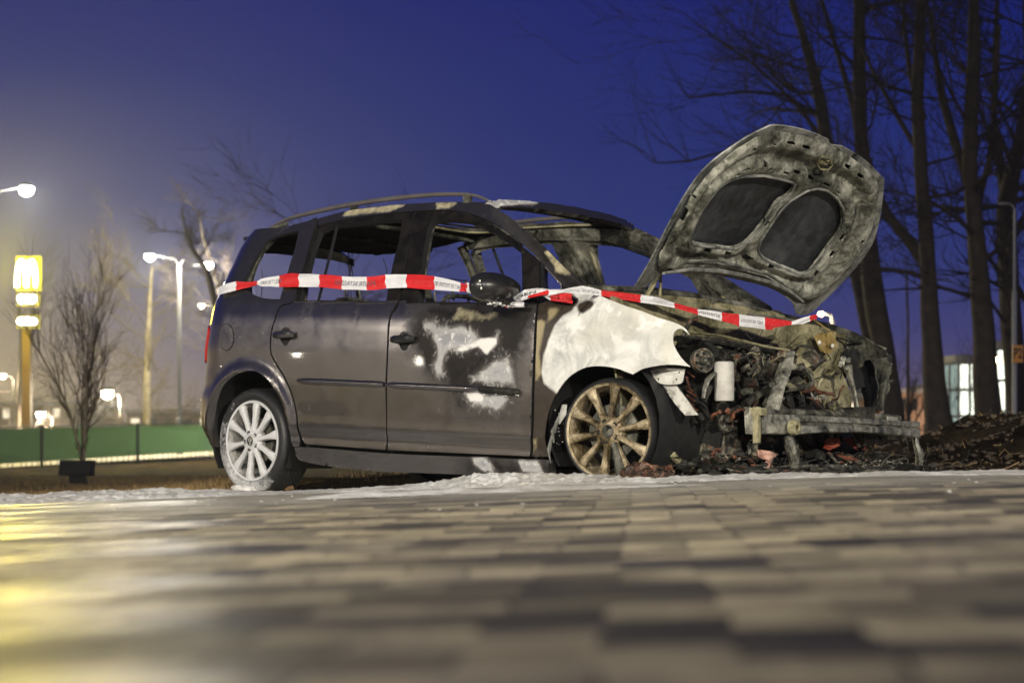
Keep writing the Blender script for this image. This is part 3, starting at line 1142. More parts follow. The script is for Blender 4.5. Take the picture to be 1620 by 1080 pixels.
# ---- seats (burnt frames)
for (sx, sy) in ((1.45, -.40), (1.45, .40), (.55, -.38), (.55, .38)):
    mb = MB()
    top = 1.10 if sx > 1 else 1.14
    for w_, h_ in ((.19, 0), (.12, -.10)):
        pts = cr([(-w_, .45), (-w_ * 1.05, .8), (-w_ * .9, top - .06 + h_), (-w_ * .5, top + h_), (w_ * .5, top + h_), (w_ * .9, top - .06 + h_), (w_ * 1.05, .8), (w_, .45)], 3)
        mb.tube([(sx - .28 * (z - .45), sy + y, z) for y, z in pts], .013, 6)
    mb.tube([(sx - .19, sy - .06, top - .02), (sx - .21, sy - .06, top + .10), (sx - .21, sy + .06, top + .10), (sx - .19, sy + .06, top - .02)], .007, 6)
    mb.box((sx + .18, sy, .42), (.45, .40, .04))
    for k in range(5):
        mb.tube([(sx - .05 - .04 * k, sy - .18, .55 + .11 * k), (sx - .07 - .04 * k, sy + .18, .55 + .11 * k)], .004, 4)
    PT('seat_frame', mb, M['burnt'])
mb = MB()
mb.lathe([(.185 + .014 * math.cos(t * math.pi / 4), .014 * math.sin(t * math.pi / 4)) for t in range(8)], (1.95, .38, .98), (-.85, 0, .5), 28, True)
mb.tube([(1.95, .38, .98), (2.3, .38, .80)], .02, 6)
PT('steering_wheel', mb, M['burntdark'])
# dangling wires and belt
for u0, v0, u1, v1 in ((548, 405, 556, 475), (551, 400, 560, 462), (606, 410, 612, 440), (414, 425, 413, 470)):
    a, b = on_y(u0, v0, .3), on_y(u1, v1, .3)
    mid = (a + b) / 2 + Vector((.015, 0, 0))
    mb = MB()
    mb.tube([a, mid, b], .0035, 4)
    PT('hanging_wire', mb, M['burntdark'])


# ================================================================== WHEELS
def wheel(cx, cy, cz, s, steer, tyreR, rimR, width, foamy, flat_z, tyremat, rimmat, deflate=False):
    """axis = outward normal of the wheel face"""
    ax = Matrix.Rotation(R(steer), 3, 'Z') @ Vector((0, s, 0))
    ax = ax.normalized()
    ex = Vector((0, 0, 1)).cross(ax).normalized()
    C0 = Vector((cx, cy, cz))
    def P(r, th, h):
        return C0 + ax * h + (ex * math.cos(th) + Vector((0, 0, 1)) * math.sin(th)) * r
    # hub and brake disc
    mb = MB()
    mb.lathe([(0, -.05), (.135, -.05), (.135, -.07), (.06, -.075), (.06, -.13), (0, -.13)], C0, ax, 32)
    hub = mb.build('wheel', M['burnt'], car, True)
    # tyre
    mb = MB()
    sw = tyreR - rimR
    if deflate:
        prof = [(rimR - .006, -.004), (rimR + .008, .000), (rimR + sw * .8, -.012), (tyreR, -.03), (tyreR + .002, -.10), (tyreR, -width + .02), (rimR, -width)]
    else:
        prof = [(rimR - .008, -.016), (rimR + .004, -.004), (rimR + sw * .30, .006), (rimR + sw * .62, .008), (rimR + sw * .86, -.004), (tyreR - .006, -.018), (tyreR, -.035)]
        k = 5
        for i in range(k):   # grooves
            h0 = -.035 - (width - .07) * i / k
            h1 = -.035 - (width - .07) * (i + 1) / k
            prof += [(tyreR, h0 - .002), (tyreR, h1 + .008), (tyreR - .007, h1 + .006), (tyreR - .007, h1 + .002)]
        prof += [(tyreR, -width + .035), (tyreR - .01, -width + .01), (rimR, -width)]
    mb.lathe(prof, C0, ax, 96)
    if not deflate:      # tread blocks cut across
        n = 96
        for i, (r, h) in enumerate(prof):
            if r >= tyreR - .001 and -.2 < h < -.02:
                for k in range(n):
                    if k % 3 == 0:
                        idx = i * n + k
                        v = Vector(mb.v[idx])
                        d = (v - C0)
                        d -= ax * d.dot(ax)
                        mb.v[idx] = v - d.normalized() * .006
    for i, q in enumerate(mb.v):     # flattened on the ground
        q = Vector(q)
        if q.z < flat_z:
            dz = flat_z - q.z
            h = (q - C0).dot(ax)
            q.z = flat_z + .002 * fbm(q.x * 30, q.y * 30)
            if h > -.12:
                q += ax * dz * .35
        mb.v[i] = tuple(q)
    ty = mb.build('tyre', tyremat, hub, True, 50)
    # rim
    mb = MB()
    prof = [(rimR - .02, -width + .02), (rimR - .035, -width * .5), (rimR - .022, -.03), (rimR - .010, -.012), (rimR - .012, .0), (rimR, .003), (rimR + .004, -.004), (rimR + .002, -.02)]
    mb.lathe(prof, C0, ax, 72)
    mb.lathe([(.030, -.004), (.034, .008), (.055, .006), (.075, -.002), (.080, -.02), (.078, -.045), (0, -.045)], C0, ax, 40)
    # ten spokes
    for k in range(10):
        th = 2 * math.pi * (k + .25) / 10
        tw = .0
        secs = []
        for (r, hw, h) in ((.060, .016, .004), (.11, .0135, .000), (.16, .017, .000), (rimR - .040, .023, .003), (rimR - .008, .030, -.004)):
            d = hw / r
            secs.append([P(r, th - d, h - .028), P(r, th - d, h - .004), P(r, th - d * .55, h + .004), P(r, th + d * .55, h + .004), P(r, th + d, h - .004), P(r, th + d, h - .028)])
        vs = [q for sct in secs for q in sct]
        fs = []
        for i in range(len(secs) - 1):
            for j in range(6):
                a0 = i * 6 + j
                a1 = i * 6 + (j + 1) % 6
                fs.append((a0, a1, a1 + 6, a0 + 6))
        fs.append((5, 4, 3, 2, 1, 0))
        fs.append(tuple(len(vs) - 6 + j for j in range(6)))
        mb.add(vs, fs)
    rim = mb.build('rim', rimmat, hub, True, 40)
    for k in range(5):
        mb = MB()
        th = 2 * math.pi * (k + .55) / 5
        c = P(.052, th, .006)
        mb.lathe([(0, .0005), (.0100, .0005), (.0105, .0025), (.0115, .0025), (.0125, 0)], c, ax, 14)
        mb.build('bolt_hole', M['dark'], hub, True)  # near-black disc stands for the shade in a bolt hole
    mb = MB()
    if foamy:
        mb.lathe([(0, .012), (.024, .011), (.030, .007), (.031, .0)], C0, ax, 24)
    else:
        mb.lathe([(0, -.03), (.022, -.028), (.024, .0), (.029, .009), (.034, .006)], C0, ax, 24)
    cap = mb.build('centre_cap', M['pale'] if foamy else M['burnt'], hub, True)
    if foamy and s < 0:      # round badge: a V above a W in a ring
        mb = MB()
        def Q(x, z):
            return C0 + ax * .0135 + ex * (-x if False else x) + Vector((0, 0, z))
        ring = [Q(.024 * math.cos(t * math.pi / 10), .024 * math.sin(t * math.pi / 10)) for t in range(21)]
        mb.tube(ring, .0022, 5, cap=False)
        mb.tube([Q(-.010, .020), Q(0, .003), Q(.010, .020)], .0024, 5)
        mb.tube([Q(-.020, .010), Q(-.010, -.018), Q(0, .001), Q(.010, -.018), Q(.020, .010)], .0024, 5)
        mb.build('wheel_badge', M['dark'], cap, True)
    return hub, ty, rim, C0, ax


def setfoam(o, fn):
    me = o.data
    vals = np.array([fn(v.co) for v in me.vertices], dtype=np.float32)
    a = me.attributes.new('foam', 'FLOAT', 'POINT')
    a.data.foreach_set('value', vals)


for s in (-1, 1):
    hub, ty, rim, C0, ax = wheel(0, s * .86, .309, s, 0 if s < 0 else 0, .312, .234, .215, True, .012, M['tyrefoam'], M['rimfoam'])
    def ff(p, C0=C0, ax=ax):
        d = p - C0
        h = d.dot(ax)
        r = math.hypot(d.x, d.z)
        v = .22 - 1.1 * max(0, -h - .006) * 6 - .30 * max(0, d.x) / .3 + .16 * max(0, -d.x) / .3
        v += .42 * max(0, -d.z) / .31 * (1 if h > -.03 else .4)
        return v
    setfoam(ty, ff)
    setfoam(rim, lambda p, C0=C0, ax=ax: 1.0 if (p - C0).dot(ax) > -.012 else .35)
rimburnt = burnt('scorched_alloy', (.02, .015, .009), (.13, .095, .045), (.42, .35, .23), bias=.04, scale=9, metal=.45, rough=.5)
for s in (-1, 1):
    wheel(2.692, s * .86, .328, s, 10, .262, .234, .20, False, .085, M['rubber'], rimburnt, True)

# ================================================================== BONNET
HP = Vector((2.75, 0, 1.026))
HA = R(45.3)
HD = Vector((math.cos(HA), 0, math.sin(HA)))       # from hinge to nose
HN = Vector((math.sin(HA), 0, -math.cos(HA)))      # underside faces front and down


def hcrown(a, b):
    return .055 * (1 - min(1.2, (a / .72) ** 2)) - .06 * max(0, b - .62) ** 2 * 4


def hlift0(a, b, off=0.0):
    return HP + Vector((0, a, 0)) + HD * b + HN * (off - hcrown(a, b))


def hc(u, v, off=0.0):
    o = 0.0
    for _ in range(6):
        p = on_pl(u, v, HP + HN * o, HN)
        a, b = p.y, (p - HP).dot(HD)
        o = off - hcrown(a, b)
    return (a, b)


def H5(l, off=0.0):
    return [(*hc(980 + q[0] / 3.6, 190 + q[1] / 3.6, off), *q[2:]) for q in l]


h_out = cr(H5([(95, 962, 1), (180, 820), (280, 620), (400, 410), (520, 262), (700, 130), (870, 42, 1), (930, 42), (1080, 72), (1200, 122, 1), (1215, 150), (1275, 158, 1), (1400, 232), (1517, 345, 1),
               (1505, 470), (1462, 680), (1400, 790), (1300, 910), (1180, 1030), (1090, 1110), (1015, 1115, 1), (990, 1050), (930, 1000), (850, 960), (700, 922), (560, 892), (400, 880), (240, 890, 1), (160, 960, 1)]), 4, True)
bonnet = panel('bonnet', h_out, lambda a, b: hlift0(a, b, -.012), M['hoodedge'], car, [], .035, .008)
if True:
    pass
f_out = cr(H5([(235, 800), (320, 620), (430, 425), (540, 295), (700, 165), (870, 85), (980, 85), (1120, 120), (1250, 175), (1380, 260), (1475, 360), (1478, 480), (1435, 660), (1370, 770), (1280, 880),
               (1165, 1000), (1090, 1045), (1020, 1030), (960, 985), (850, 935), (700, 900), (560, 872), (400, 862), (260, 868)], .02), 4, True)
padL = cr(H5([(560, 380), (640, 332), (800, 318), (940, 350), (978, 366), (948, 420), (900, 450), (860, 500), (820, 560), (770, 620), (700, 690), (640, 715), (560, 705), (430, 690), (403, 650),
              (430, 590), (470, 500), (520, 430)], .02), 3, True)
padR = cr(H5([(1010, 430), (1080, 395), (1160, 400), (1240, 470), (1258, 560), (1240, 620), (1190, 690), (1140, 760), (1080, 840), (1030, 858), (950, 830), (830, 780), (788, 720), (820, 650),
              (880, 560), (940, 480)], .02), 3, True)


def slot(x, y, w, h, ang=0, n=4):
    a = R(ang)
    if n == 4:
        c = [(-w / 2, -h / 2), (w / 2, -h / 2), (w / 2, h / 2), (-w / 2, h / 2)]
    else:
        c = [(w / 2 * math.cos(2 * math.pi * k / n), h / 2 * math.sin(2 * math.pi * k / n)) for k in range(n)]
    return H5([(x + p * math.cos(a) - q * math.sin(a), y + p * math.sin(a) + q * math.cos(a)) for p, q in c], .02)


slots = [slot(*q) for q in [(970, 126, 46, 20, 8), (1058, 150, 46, 20, 18), (1000, 287, 40, 20, 15), (1083, 322, 30, 16, 20), (1165, 357, 36, 20, 25), (1290, 258, 40, 26, 30),
                            (1365, 312, 44, 24, 38), (765, 165, 24, 24, 0, 10), (510, 370, 24, 24, 0, 10), (875, 133, 20, 16, 0, 8), (828, 578, 32, 34, 25), (900, 512, 16, 44, 30), (795, 680, 14, 44, 28),
                            (487, 735, 36, 44, 8), (603, 755, 36, 44, 12), (730, 785, 36, 40, 15), (850, 825, 36, 42, 20), (1118, 868, 52, 40, 30), (1205, 755, 46, 40, 35), (1268, 660, 48, 44, 35),
                            (1330, 612, 14, 54, 20), (1430, 462, 14, 12, 0, 8), (1190, 830, 16, 50, 35), (370, 540, 18, 76, 30), (285, 850, 30, 26, 0, 10), (1378, 690, 24, 26, 0, 10),
                            (822, 245, 20, 30, 25), (710, 272, 40, 12, -22), (660, 300, 26, 14, -35), (378, 700, 12, 44, 5), (512, 445, 10, 50, 30), (1100, 920, 40, 10, -30), (1230, 400, 22, 14, 40),
                            (845, 270, 30, 14, -20), (935, 290, 36, 18, 15), (1345, 520, 14, 30, 10), (430, 440, 18, 14, 0, 8)]]
FO = np.array(f_out[::3])
PL = np.array(padL[::3] + padR[::3])


GA = np.arange(-.95, .96, .01)
GB = np.arange(-.35, 1.30, .01)
GX_, GY_ = np.meshgrid(GA, GB)
FDO = np.abs(sdist(f_out, GX_, GY_))
FDI = np.minimum(np.abs(sdist(padL, GX_, GY_)), np.abs(sdist(padR, GX_, GY_)))


def bil(G, a, b):
    i = min(max((a - GA[0]) / .01, 0), len(GA) - 1.001)
    j = min(max((b - GB[0]) / .01, 0), len(GB) - 1.001)
    i0, j0 = int(i), int(j)
    f, g = i - i0, j - j0
    return float((G[j0, i0] * (1 - f) + G[j0, i0 + 1] * f) * (1 - g) + (G[j0 + 1, i0] * (1 - f) + G[j0 + 1, i0 + 1] * f) * g)


def fheight(a, b):
    do = bil(FDO, a, b)
    di = bil(FDI, a, b)
    s_ = do / (do + di + 1e-6)
    h = interp(s_, [0, .12, .30, .42, .58, .70, .86, 1.0], [-.006, .018, .024, -.006, -.010, .028, .032, .012])
    return h + .004 * fbm(a * 9, b * 9, 2)


frame = panel('bonnet_inner_frame', f_out, lambda a, b: hlift0(a, b, .010 + fheight(a, b)), M['hood'], bonnet, [padL, padR] + slots, .014, .010)
for pd in (inset(f_out, .012),):
    pn = panel('bonnet_skin_field', pd, lambda a, b: hlift0(a, b, -.002 + .004 * fbm(a * 4, b * 4, 7)), M['pad'], bonnet, [], .03, .003)  # charred skin; its dark tone also puts shade behind the slots
for pd in (padL, padR):
    mb = MB()
    lp_ = [hlift0(a, b, .034) for a, b in inset(pd, -.012)[::2]]
    mb.tube(lp_ + [lp_[0]], .0075, 6, cap=False)
    mb.build('pressed_rib', M['hoodedge'], bonnet, True)
mb = MB()
c = hc(980 + 1165 / 3.6, 190 + 240 / 3.6, .03)
def hq(du, dv, off=.045):
    return hlift0(*hc(980 + (1165 + du) / 3.6, 190 + (240 + dv) / 3.6, off), off)
mb.tube([hq(-40, 10), hq(-20, -35), hq(30, -25), hq(45, 20), hq(20, 45), hq(-25, 40), hq(-40, 10)], .006, 6)
mb.tube([hq(-20, 0), hq(10, 10), hq(20, -10)], .010, 6)
mb.build('bonnet_catch', M['olive'], bonnet, True)
mb = MB()   # folded reinforcement along the rear edge
def hz(X, Y, off):
    return hlift0(*hc(980 + X / 3.6, 190 + Y / 3.6, off), off)
mb.tube([hz(250, 872, .03), hz(400, 850, .045), hz(560, 860, .05), hz(700, 885, .05), (hz(850, 925, .05)), hz(960, 975, .05), hz(1040, 1035, .04)], [.012, .02, .022, .022, .022, .02, .012], 8, flat=.6)
mb.tube([hz(400, 800, .045), hz(560, 800, .05), hz(700, 840, .055), hz(850, 880, .055), hz(960, 950, .05)], [.008, .014, .014, .014, .008], 8, flat=.6)
mb.build('bonnet_rear_brace', M['hoodedge'], bonnet, True)

# ================================================================== NOSE AND ENGINE BAY
def strip(pts, width, th, M_, name, nrm=(1, 0, 0), parent=None):
    """a pressed sheet strip that follows points, with a given width per point"""
    mb = MB()
    pts = [Vector(p) for p in pts]
    if not hasattr(width, '__len__'):
        width = [width] * len(pts)
    mb.tube(pts, [w / 2 for w in width], 8, flat=th)
    return PT(name, mb, M_, parent=parent)


# wing bracket, bleached, with four bolt holes
z6 = lambda X, Y: (980 + X / 4.693, 540 + Y / 4.696)
brk = [(*[c for c in (lambda p: (p.x, p.z))(on_y(*z6(*q[:2]), -.79))], *q[2:]) for q in
       [(228, 215, 1), (340, 200), (485, 205, 1), (480, 290), (455, 315), (380, 322), (310, 312), (270, 275)]]
holes = []
for hx_, hy_, r_ in ((281, 229, 8), (445, 230, 8), (298, 281, 8), (432, 282, 8)):
    holes.append([(lambda p: (p.x, p.z))(on_y(*z6(hx_ + r_ * math.cos(k * math.pi / 3), hy_ + r_ * math.sin(k * math.pi / 3)), -.79)) for k in range(6)])
panel('wing_bracket', cr(brk, 3, True), lambda x, z: Vector((x, -.79 - .012 * math.sin(max(0, min(1, (z - .5) / .12)) * math.pi), z)), M['white'], car, holes, .02, .004)
st = [(lambda p: (p.x, p.z))(on_y(*z6(*q), -.76)) for q in [(330, 322), (430, 322), (500, 420), (578, 545), (500, 550), (420, 450)]]
panel('wing_stay', st, lambda x, z: Vector((x, -.76 + .02 * math.sin((x * 14)), z)), M['white'], car, [], .02, .012)

# dark inner wing behind the bracket
iw = [(lambda p: (p.x, p.z))(on_y(u, v, -.60)) for u, v in [(1050, 590), (1075, 530), (1120, 540), (1150, 560), (1130, 600), (1118, 640), (1125, 668), (1060, 672), (1040, 630)]]
panel('inner_wing', iw, lambda x, z: Vector((x, -.60 + .02 * fbm(x * 7, z * 7), z)), M['burntdark'], car, [], .04, .01)
# tattered orange edge
mb = MB()
for k in range(9):
    a = on_y(1086 + rnd.uniform(-3, 3) + k * .8, 588 + k * 7.5, -.72)
    b = on_y(1089 + rnd.uniform(-3, 5) + k * 1.2, 597 + k * 7.5, -.72)
    mb.tube([a, b + Vector((rnd.uniform(-.01, .02), 0, 0))], [.012, .009], 5, flat=.4)
PT('rusty_flange', mb, M['rust'])

# longitudinal rail and crash box on the near side
mb = MB()
mb.box((2.65, -.47, .40), (.9, .09, .13))
mb.box((2.75, .47, .40), (1.2, .09, .13))
PT('chassis_leg', mb, M['burntdark'], False)

# upper cross strip (pale), from the near wing to the middle
a, b = on_x(1083, 522, 3.06), on_x(1096, 526, 3.10)
strip([a, b, on_x(1140, 531, 3.16), on_x(1180, 541, 3.22), on_x(1215, 549, 3.26), on_x(1248, 554, 3.30)], [.02, .025, .035, .035, .03, .022], .45, M['olive'], 'bonnet_slam_strip')
# dark duct below it
strip([on_x(1075, 545, 2.95), on_x(1110, 552, 2.98), on_x(1160, 560, 3.0)], [.05, .06, .05], .7, M['burntdark'], 'charred_duct')
strip([on_x(1070, 535, 2.90), on_x(1130, 540, 2.95), on_x(1220, 556, 3.05)], [.05, .07, .05], .6, M['burntdark'], 'charred_duct')

# inner apron on the far side with the yellow plate
ap = [(lambda p: (p.y, p.z))(on_x(u, v, 2.98)) for u, v in
      [(1215, 520), (1245, 515), (1275, 512), (1290, 515), (1320, 525), (1350, 535), (1375, 548), (1350, 552), (1342, 565), (1345, 590), (1335, 640), (1300, 650), (1270, 640), (1240, 640),
       (1225, 610), (1240, 560)]]
panel('far_inner_wing', ap, lambda y, z: Vector((2.98 + .05 * fbm(y * 4, z * 4, 5), y, z)), M['olive'], car, [], .03, .01)
yp = [(*(lambda p: (p.y, p.z))(on_x(u, v, 3.06)), 1) for u, v in [(1291, 530), (1305, 527), (1321, 524), (1323, 548), (1316, 556), (1307, 560), (1300, 556), (1295, 545)]]
panel('yellow_mount_plate', cr(yp, 2, True), lambda y, z: Vector((3.06 + .01 * fbm(y * 12, z * 12), y, z)), M['yellow'], car, [], .02, .012)
for u, v in ((1296, 542), (1317, 547)):
    mb = MB()
    mb.sphere(on_x(u, v, 3.08), (.010, .013, .013), 10, 6)
    PT('mount_bolt', mb, M['white'])
strip([on_x(1285, 505, 2.98), on_x(1302, 516, 3.02), on_x(1317, 527, 3.06)], [.014, .014, .014], .5, M['yellow'], 'bonnet_stay')
strip([on_x(1250, 548, 3.05), on_x(1262, 540, 3.03), on_x(1273, 528, 3.0)], [.012, .045, .030], .4, M['olive'], 'curled_flange')

# far top edge (wing rail) and torn corner
strip([on_x(1292, 518, 2.80), on_x(1330, 528, 2.95), on_x(1370, 541, 3.08), on_x(1402, 552, 3.18)], [.03, .035, .035, .03], .5, M['burnt'], 'wing_rail')
strip([on_x(1318, 533, 2.98), on_x(1350, 540, 3.05), on_x(1380, 546, 3.12)], [.02, .03, .02], .5, M['burntdark'], 'wing_rail')
tc_ = [(lambda p: (p.y, p.z))(on_x(u, v, 3.16)) for u, v in
       [(1372, 545), (1385, 552), (1400, 556), (1414, 563), (1414, 568), (1409, 572), (1411, 590), (1406, 600), (1415, 601), (1407, 606), (1402, 625), (1400, 645), (1390, 650), (1388, 615), (1384, 575)]]
panel('torn_corner_sheet', tc_, lambda y, z: Vector((3.16 + .03 * fbm(y * 8, z * 8, 1), y, z)), M['burnt'], car, [], .03, .008)
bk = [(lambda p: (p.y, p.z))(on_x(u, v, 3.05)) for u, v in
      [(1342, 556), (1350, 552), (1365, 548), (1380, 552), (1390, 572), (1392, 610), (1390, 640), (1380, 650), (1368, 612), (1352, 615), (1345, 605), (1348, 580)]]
panel('dark_lamp_opening', bk, lambda y, z: Vector((3.05 + .03 * fbm(y * 9, z * 9, 8), y, z)), M['dark'], car, [], .03, .03)  # near-black sheet stands for the shade in the lamp opening
strip([on_x(1405, 575, 3.18), on_x(1398, 600, 3.19), on_x(1394, 630, 3.2), on_x(1393, 650, 3.2)], [.05, .04, .03, .035], .4, M['burnt'], 'front_corner_post')

# radiator carrier posts
strip([on_x(1251, 556, 3.26), on_x(1243, 585, 3.27), on_x(1230, 615, 3.28), on_x(1220, 650, 3.29)], [.045, .065, .075, .085], .45, M['beam'], 'radiator_carrier_post')
strip([on_x(1238, 570, 3.22), on_x(1225, 610, 3.24), on_x(1212, 640, 3.25)], [.03, .04, .05], .5, M['burnt'], 'radiator_carrier_post')
strip([on_x(1340, 578, 3.24), on_x(1345, 598, 3.25), on_x(1352, 622, 3.26), on_x(1357, 655, 3.28)], [.085, .055, .04, .055], .45, M['beam'], 'radiator_carrier_post')
mb = MB()
for k in range(9):
    mb.sphere(on_x(1336 + rnd.uniform(-8, 12), 572 + rnd.uniform(-6, 10), 3.25), (rnd.uniform(.008, .02),) * 3, 7, 5)
PT('melted_bracket', mb, M['beam'])
# lower cross member on top of beam, slightly behind
strip([on_x(1196, 650, 3.28), on_x(1240, 652, 3.28), on_x(1300, 655, 3.28), on_x(1360, 658, 3.28), on_x(1420, 662, 3.28)], [.05] * 5, .8, M['burnt'], 'lower_cross_member')

# crash boxes and bumper beam
mb = MB()
cb = on_x(1200, 672, 3.30)
mb.box(cb + Vector((-.03, .05, .02)), (.10, .09, .12), None, .012)
fb_ = on_x(1425, 680, 3.30)
PT('crash_box', mb, M['beam'], False)
mb = MB()
mb.box(fb_ + Vector((-.10, -.10, .01)), (.22, .10, .12))
PT('crash_box', mb, M['beam'], False)
bx0 = 3.40
sec = []
N_ = 26
mb = MB()
ytop = [(1204, 655), (1230, 655), (1262, 656), (1300, 658), (1350, 661), (1400, 664), (1440, 666), (1454, 667)]
ybot = [(1204, 686), (1230, 687), (1262, 687), (1300, 684), (1350, 684), (1400, 686), (1440, 691), (1454, 692)]


def beamx(y):
    return 3.335 + .085 * (1 - ((y - .2) / .85) ** 2) * .9


vs = []
for i in range(N_ + 1):
    t = i / N_
    def lerp(arr):
        j = t * (len(arr) - 1)
        k = min(int(j), len(arr) - 2)
        f = j - k
        return (arr[k][0] * (1 - f) + arr[k + 1][0] * f, arr[k][1] * (1 - f) + arr[k + 1][1] * f)
    x = 3.37
    for _ in range(5):
        T = on_x(*lerp(ytop), x)
        x = beamx(T.y)
    B = on_x(*lerp(ybot), x)
    h = T.z - B.z
    y = T.y
    d = [(-.07, 1.0), (0, 1.0), (.006, .93), (.006, .66), (-.010, .60), (-.010, .52), (.006, .46), (.008, .07), (0, 0), (-.07, 0)] if t > .27 else \
        [(-.07, 1.0), (0, 1.0), (.006, .95), (.007, .66), (.007, .60), (.007, .52), (.007, .46), (.006, .05), (0, 0), (-.07, 0)]
    for dx, f in d:
        vs.append((x + dx + .008 * fbm(y * 7, f * 2), y, B.z + h * f + .004 * fbm(y * 6, f * 3, 4)))
m_ = 10
fs = []
for i in range(N_):
    for k in range(m_):
        fs.append((i * m_ + k, i * m_ + (k + 1) % m_, (i + 1) * m_ + (k + 1) % m_, (i + 1) * m_ + k))
fs.append(tuple(range(m_)))
fs.append(tuple(N_ * m_ + k for k in range(m_ - 1, -1, -1)))
mb.add(vs, fs)
beam = PT('bumper_beam', mb, M['beam'], True, ang=28)
mb = MB()
tp = on_x(1257, 676, 3.425)
mb.lathe([(.012, .006), (.012, .014), (.020, .018), (.034, .014), (.037, .0), (.036, -.02), (0, -.02), (.0, .002), (.012, .002)], tp, (1, 0, 0), 24)
mb.build('towing_eye_socket', M['olive'], beam, True)
mb = MB()
mb.box(on_x(1197, 672, 3.36), (.03, .022, .17))
mb.box(on_x(1200, 651, 3.36), (.06, .05, .035))
PT('beam_end_plate', mb, M['olive'], False)
# hanging legs
strip([on_x(1246, 689, 3.36), on_x(1250, 705, 3.37), on_x(1256, 722, 3.37), on_x(1256, 742, 3.35)], [.066, .072, .070, .055], .8, M['beam'], 'hanging_bracket')
strip([on_x(1447, 690, 3.30), on_x(1449, 702, 3.31), on_x(1455, 720, 3.31), on_x(1452, 745, 3.30)], [.035, .036, .050, .040], .9, M['beam'], 'hanging_bracket')

# oil filter canister and its arm
cpos = on_x(1145.5, 603, 3.22)
k_ = 1 / (FPX / (CM @ cpos + CO).y)
mb = MB()
R_ = 15.6 * k_
Ht = 31 * k_
mb.lathe([(0, Ht), (R_ * .86, Ht), (R_ * .97, Ht - .006), (R_, Ht - .02), (R_, .012), (R_ * 1.015, .008), (R_ * 1.015, -.002), (R_, -.006), (R_, -Ht + .012), (R_ * .93, -Ht), (0, -Ht)], cpos, (0, 0, 1), 32)
PT('filter_canister', mb, M['canister'], True, ang=50)
strip([on_x(1130, 590, 3.2), on_x(1120, 600, 3.2), on_x(1114, 615, 3.2), on_x(1112, 630, 3.2)], [.03, .035, .025, .02], .5, M['beam'], 'canister_arm')
# pulley with holes
pc = on_x(1113, 570, 3.16)
mb = MB()
mb.lathe([(0, .01), (.018, .01), (.022, 0), (.024, -.012), (.048, -.012), (.052, .004), (.058, .004), (.058, -.03), (0, -.03)], pc, (.92, -.38, .1), 28)
PT('engine_pulley', mb, M['engine'])
mb = MB()
for k in range(6):
    th = k * math.pi / 3 + .3
    ax_ = Vector((.92, -.38, .1)).normalized()
    e1 = ax_.cross(Vector((0, 0, 1))).normalized()
    e2 = ax_.cross(e1)
    mb.sphere(pc + ax_ * -.006 + (e1 * math.cos(th) + e2 * math.sin(th)) * .037, .0085, 8, 5)
PT('pulley_hole', mb, M['dark'])
mb = MB()
mb.sphere(pc + Vector((.01, 0, 0)), (.012, .014, .014), 10, 6)
PT('pulley_cap', mb, M['beam'])

NOCL = True
# gearbox housing lump at the bottom
mb = MB()
gc = on_x(1143, 705, 3.06)
mb.lathe([(0, .06), (.06, .06), (.09, .045), (.10, .02), (.105, -.02), (.11, -.10), (0, -.12)], gc + Vector((0, 0, -.02)), (.94, -.3, .12), 26)
for i, q in enumerate(mb.v):
    q = Vector(q)
    q += (q - gc) * .10 * fbm(q.x * 9, q.y * 9, q.z * 9)
    mb.v[i] = q
mb.sphere(gc + Vector((-.02, .0, .13)), (.07, .085, .08), 16, 10)
mb.box(gc + Vector((-.05, .10, .08)), (.10, .16, .14), Matrix.Rotation(.3, 3, 'X'), .02)
mb.lathe([(0, .03), (.045, .03), (.05, .0), (.05, -.05)], gc + Vector((.03, -.04, .10)), (.9, -.3, .3), 16)
PT('gearbox_housing', mb, M['engine'], True, ang=45)

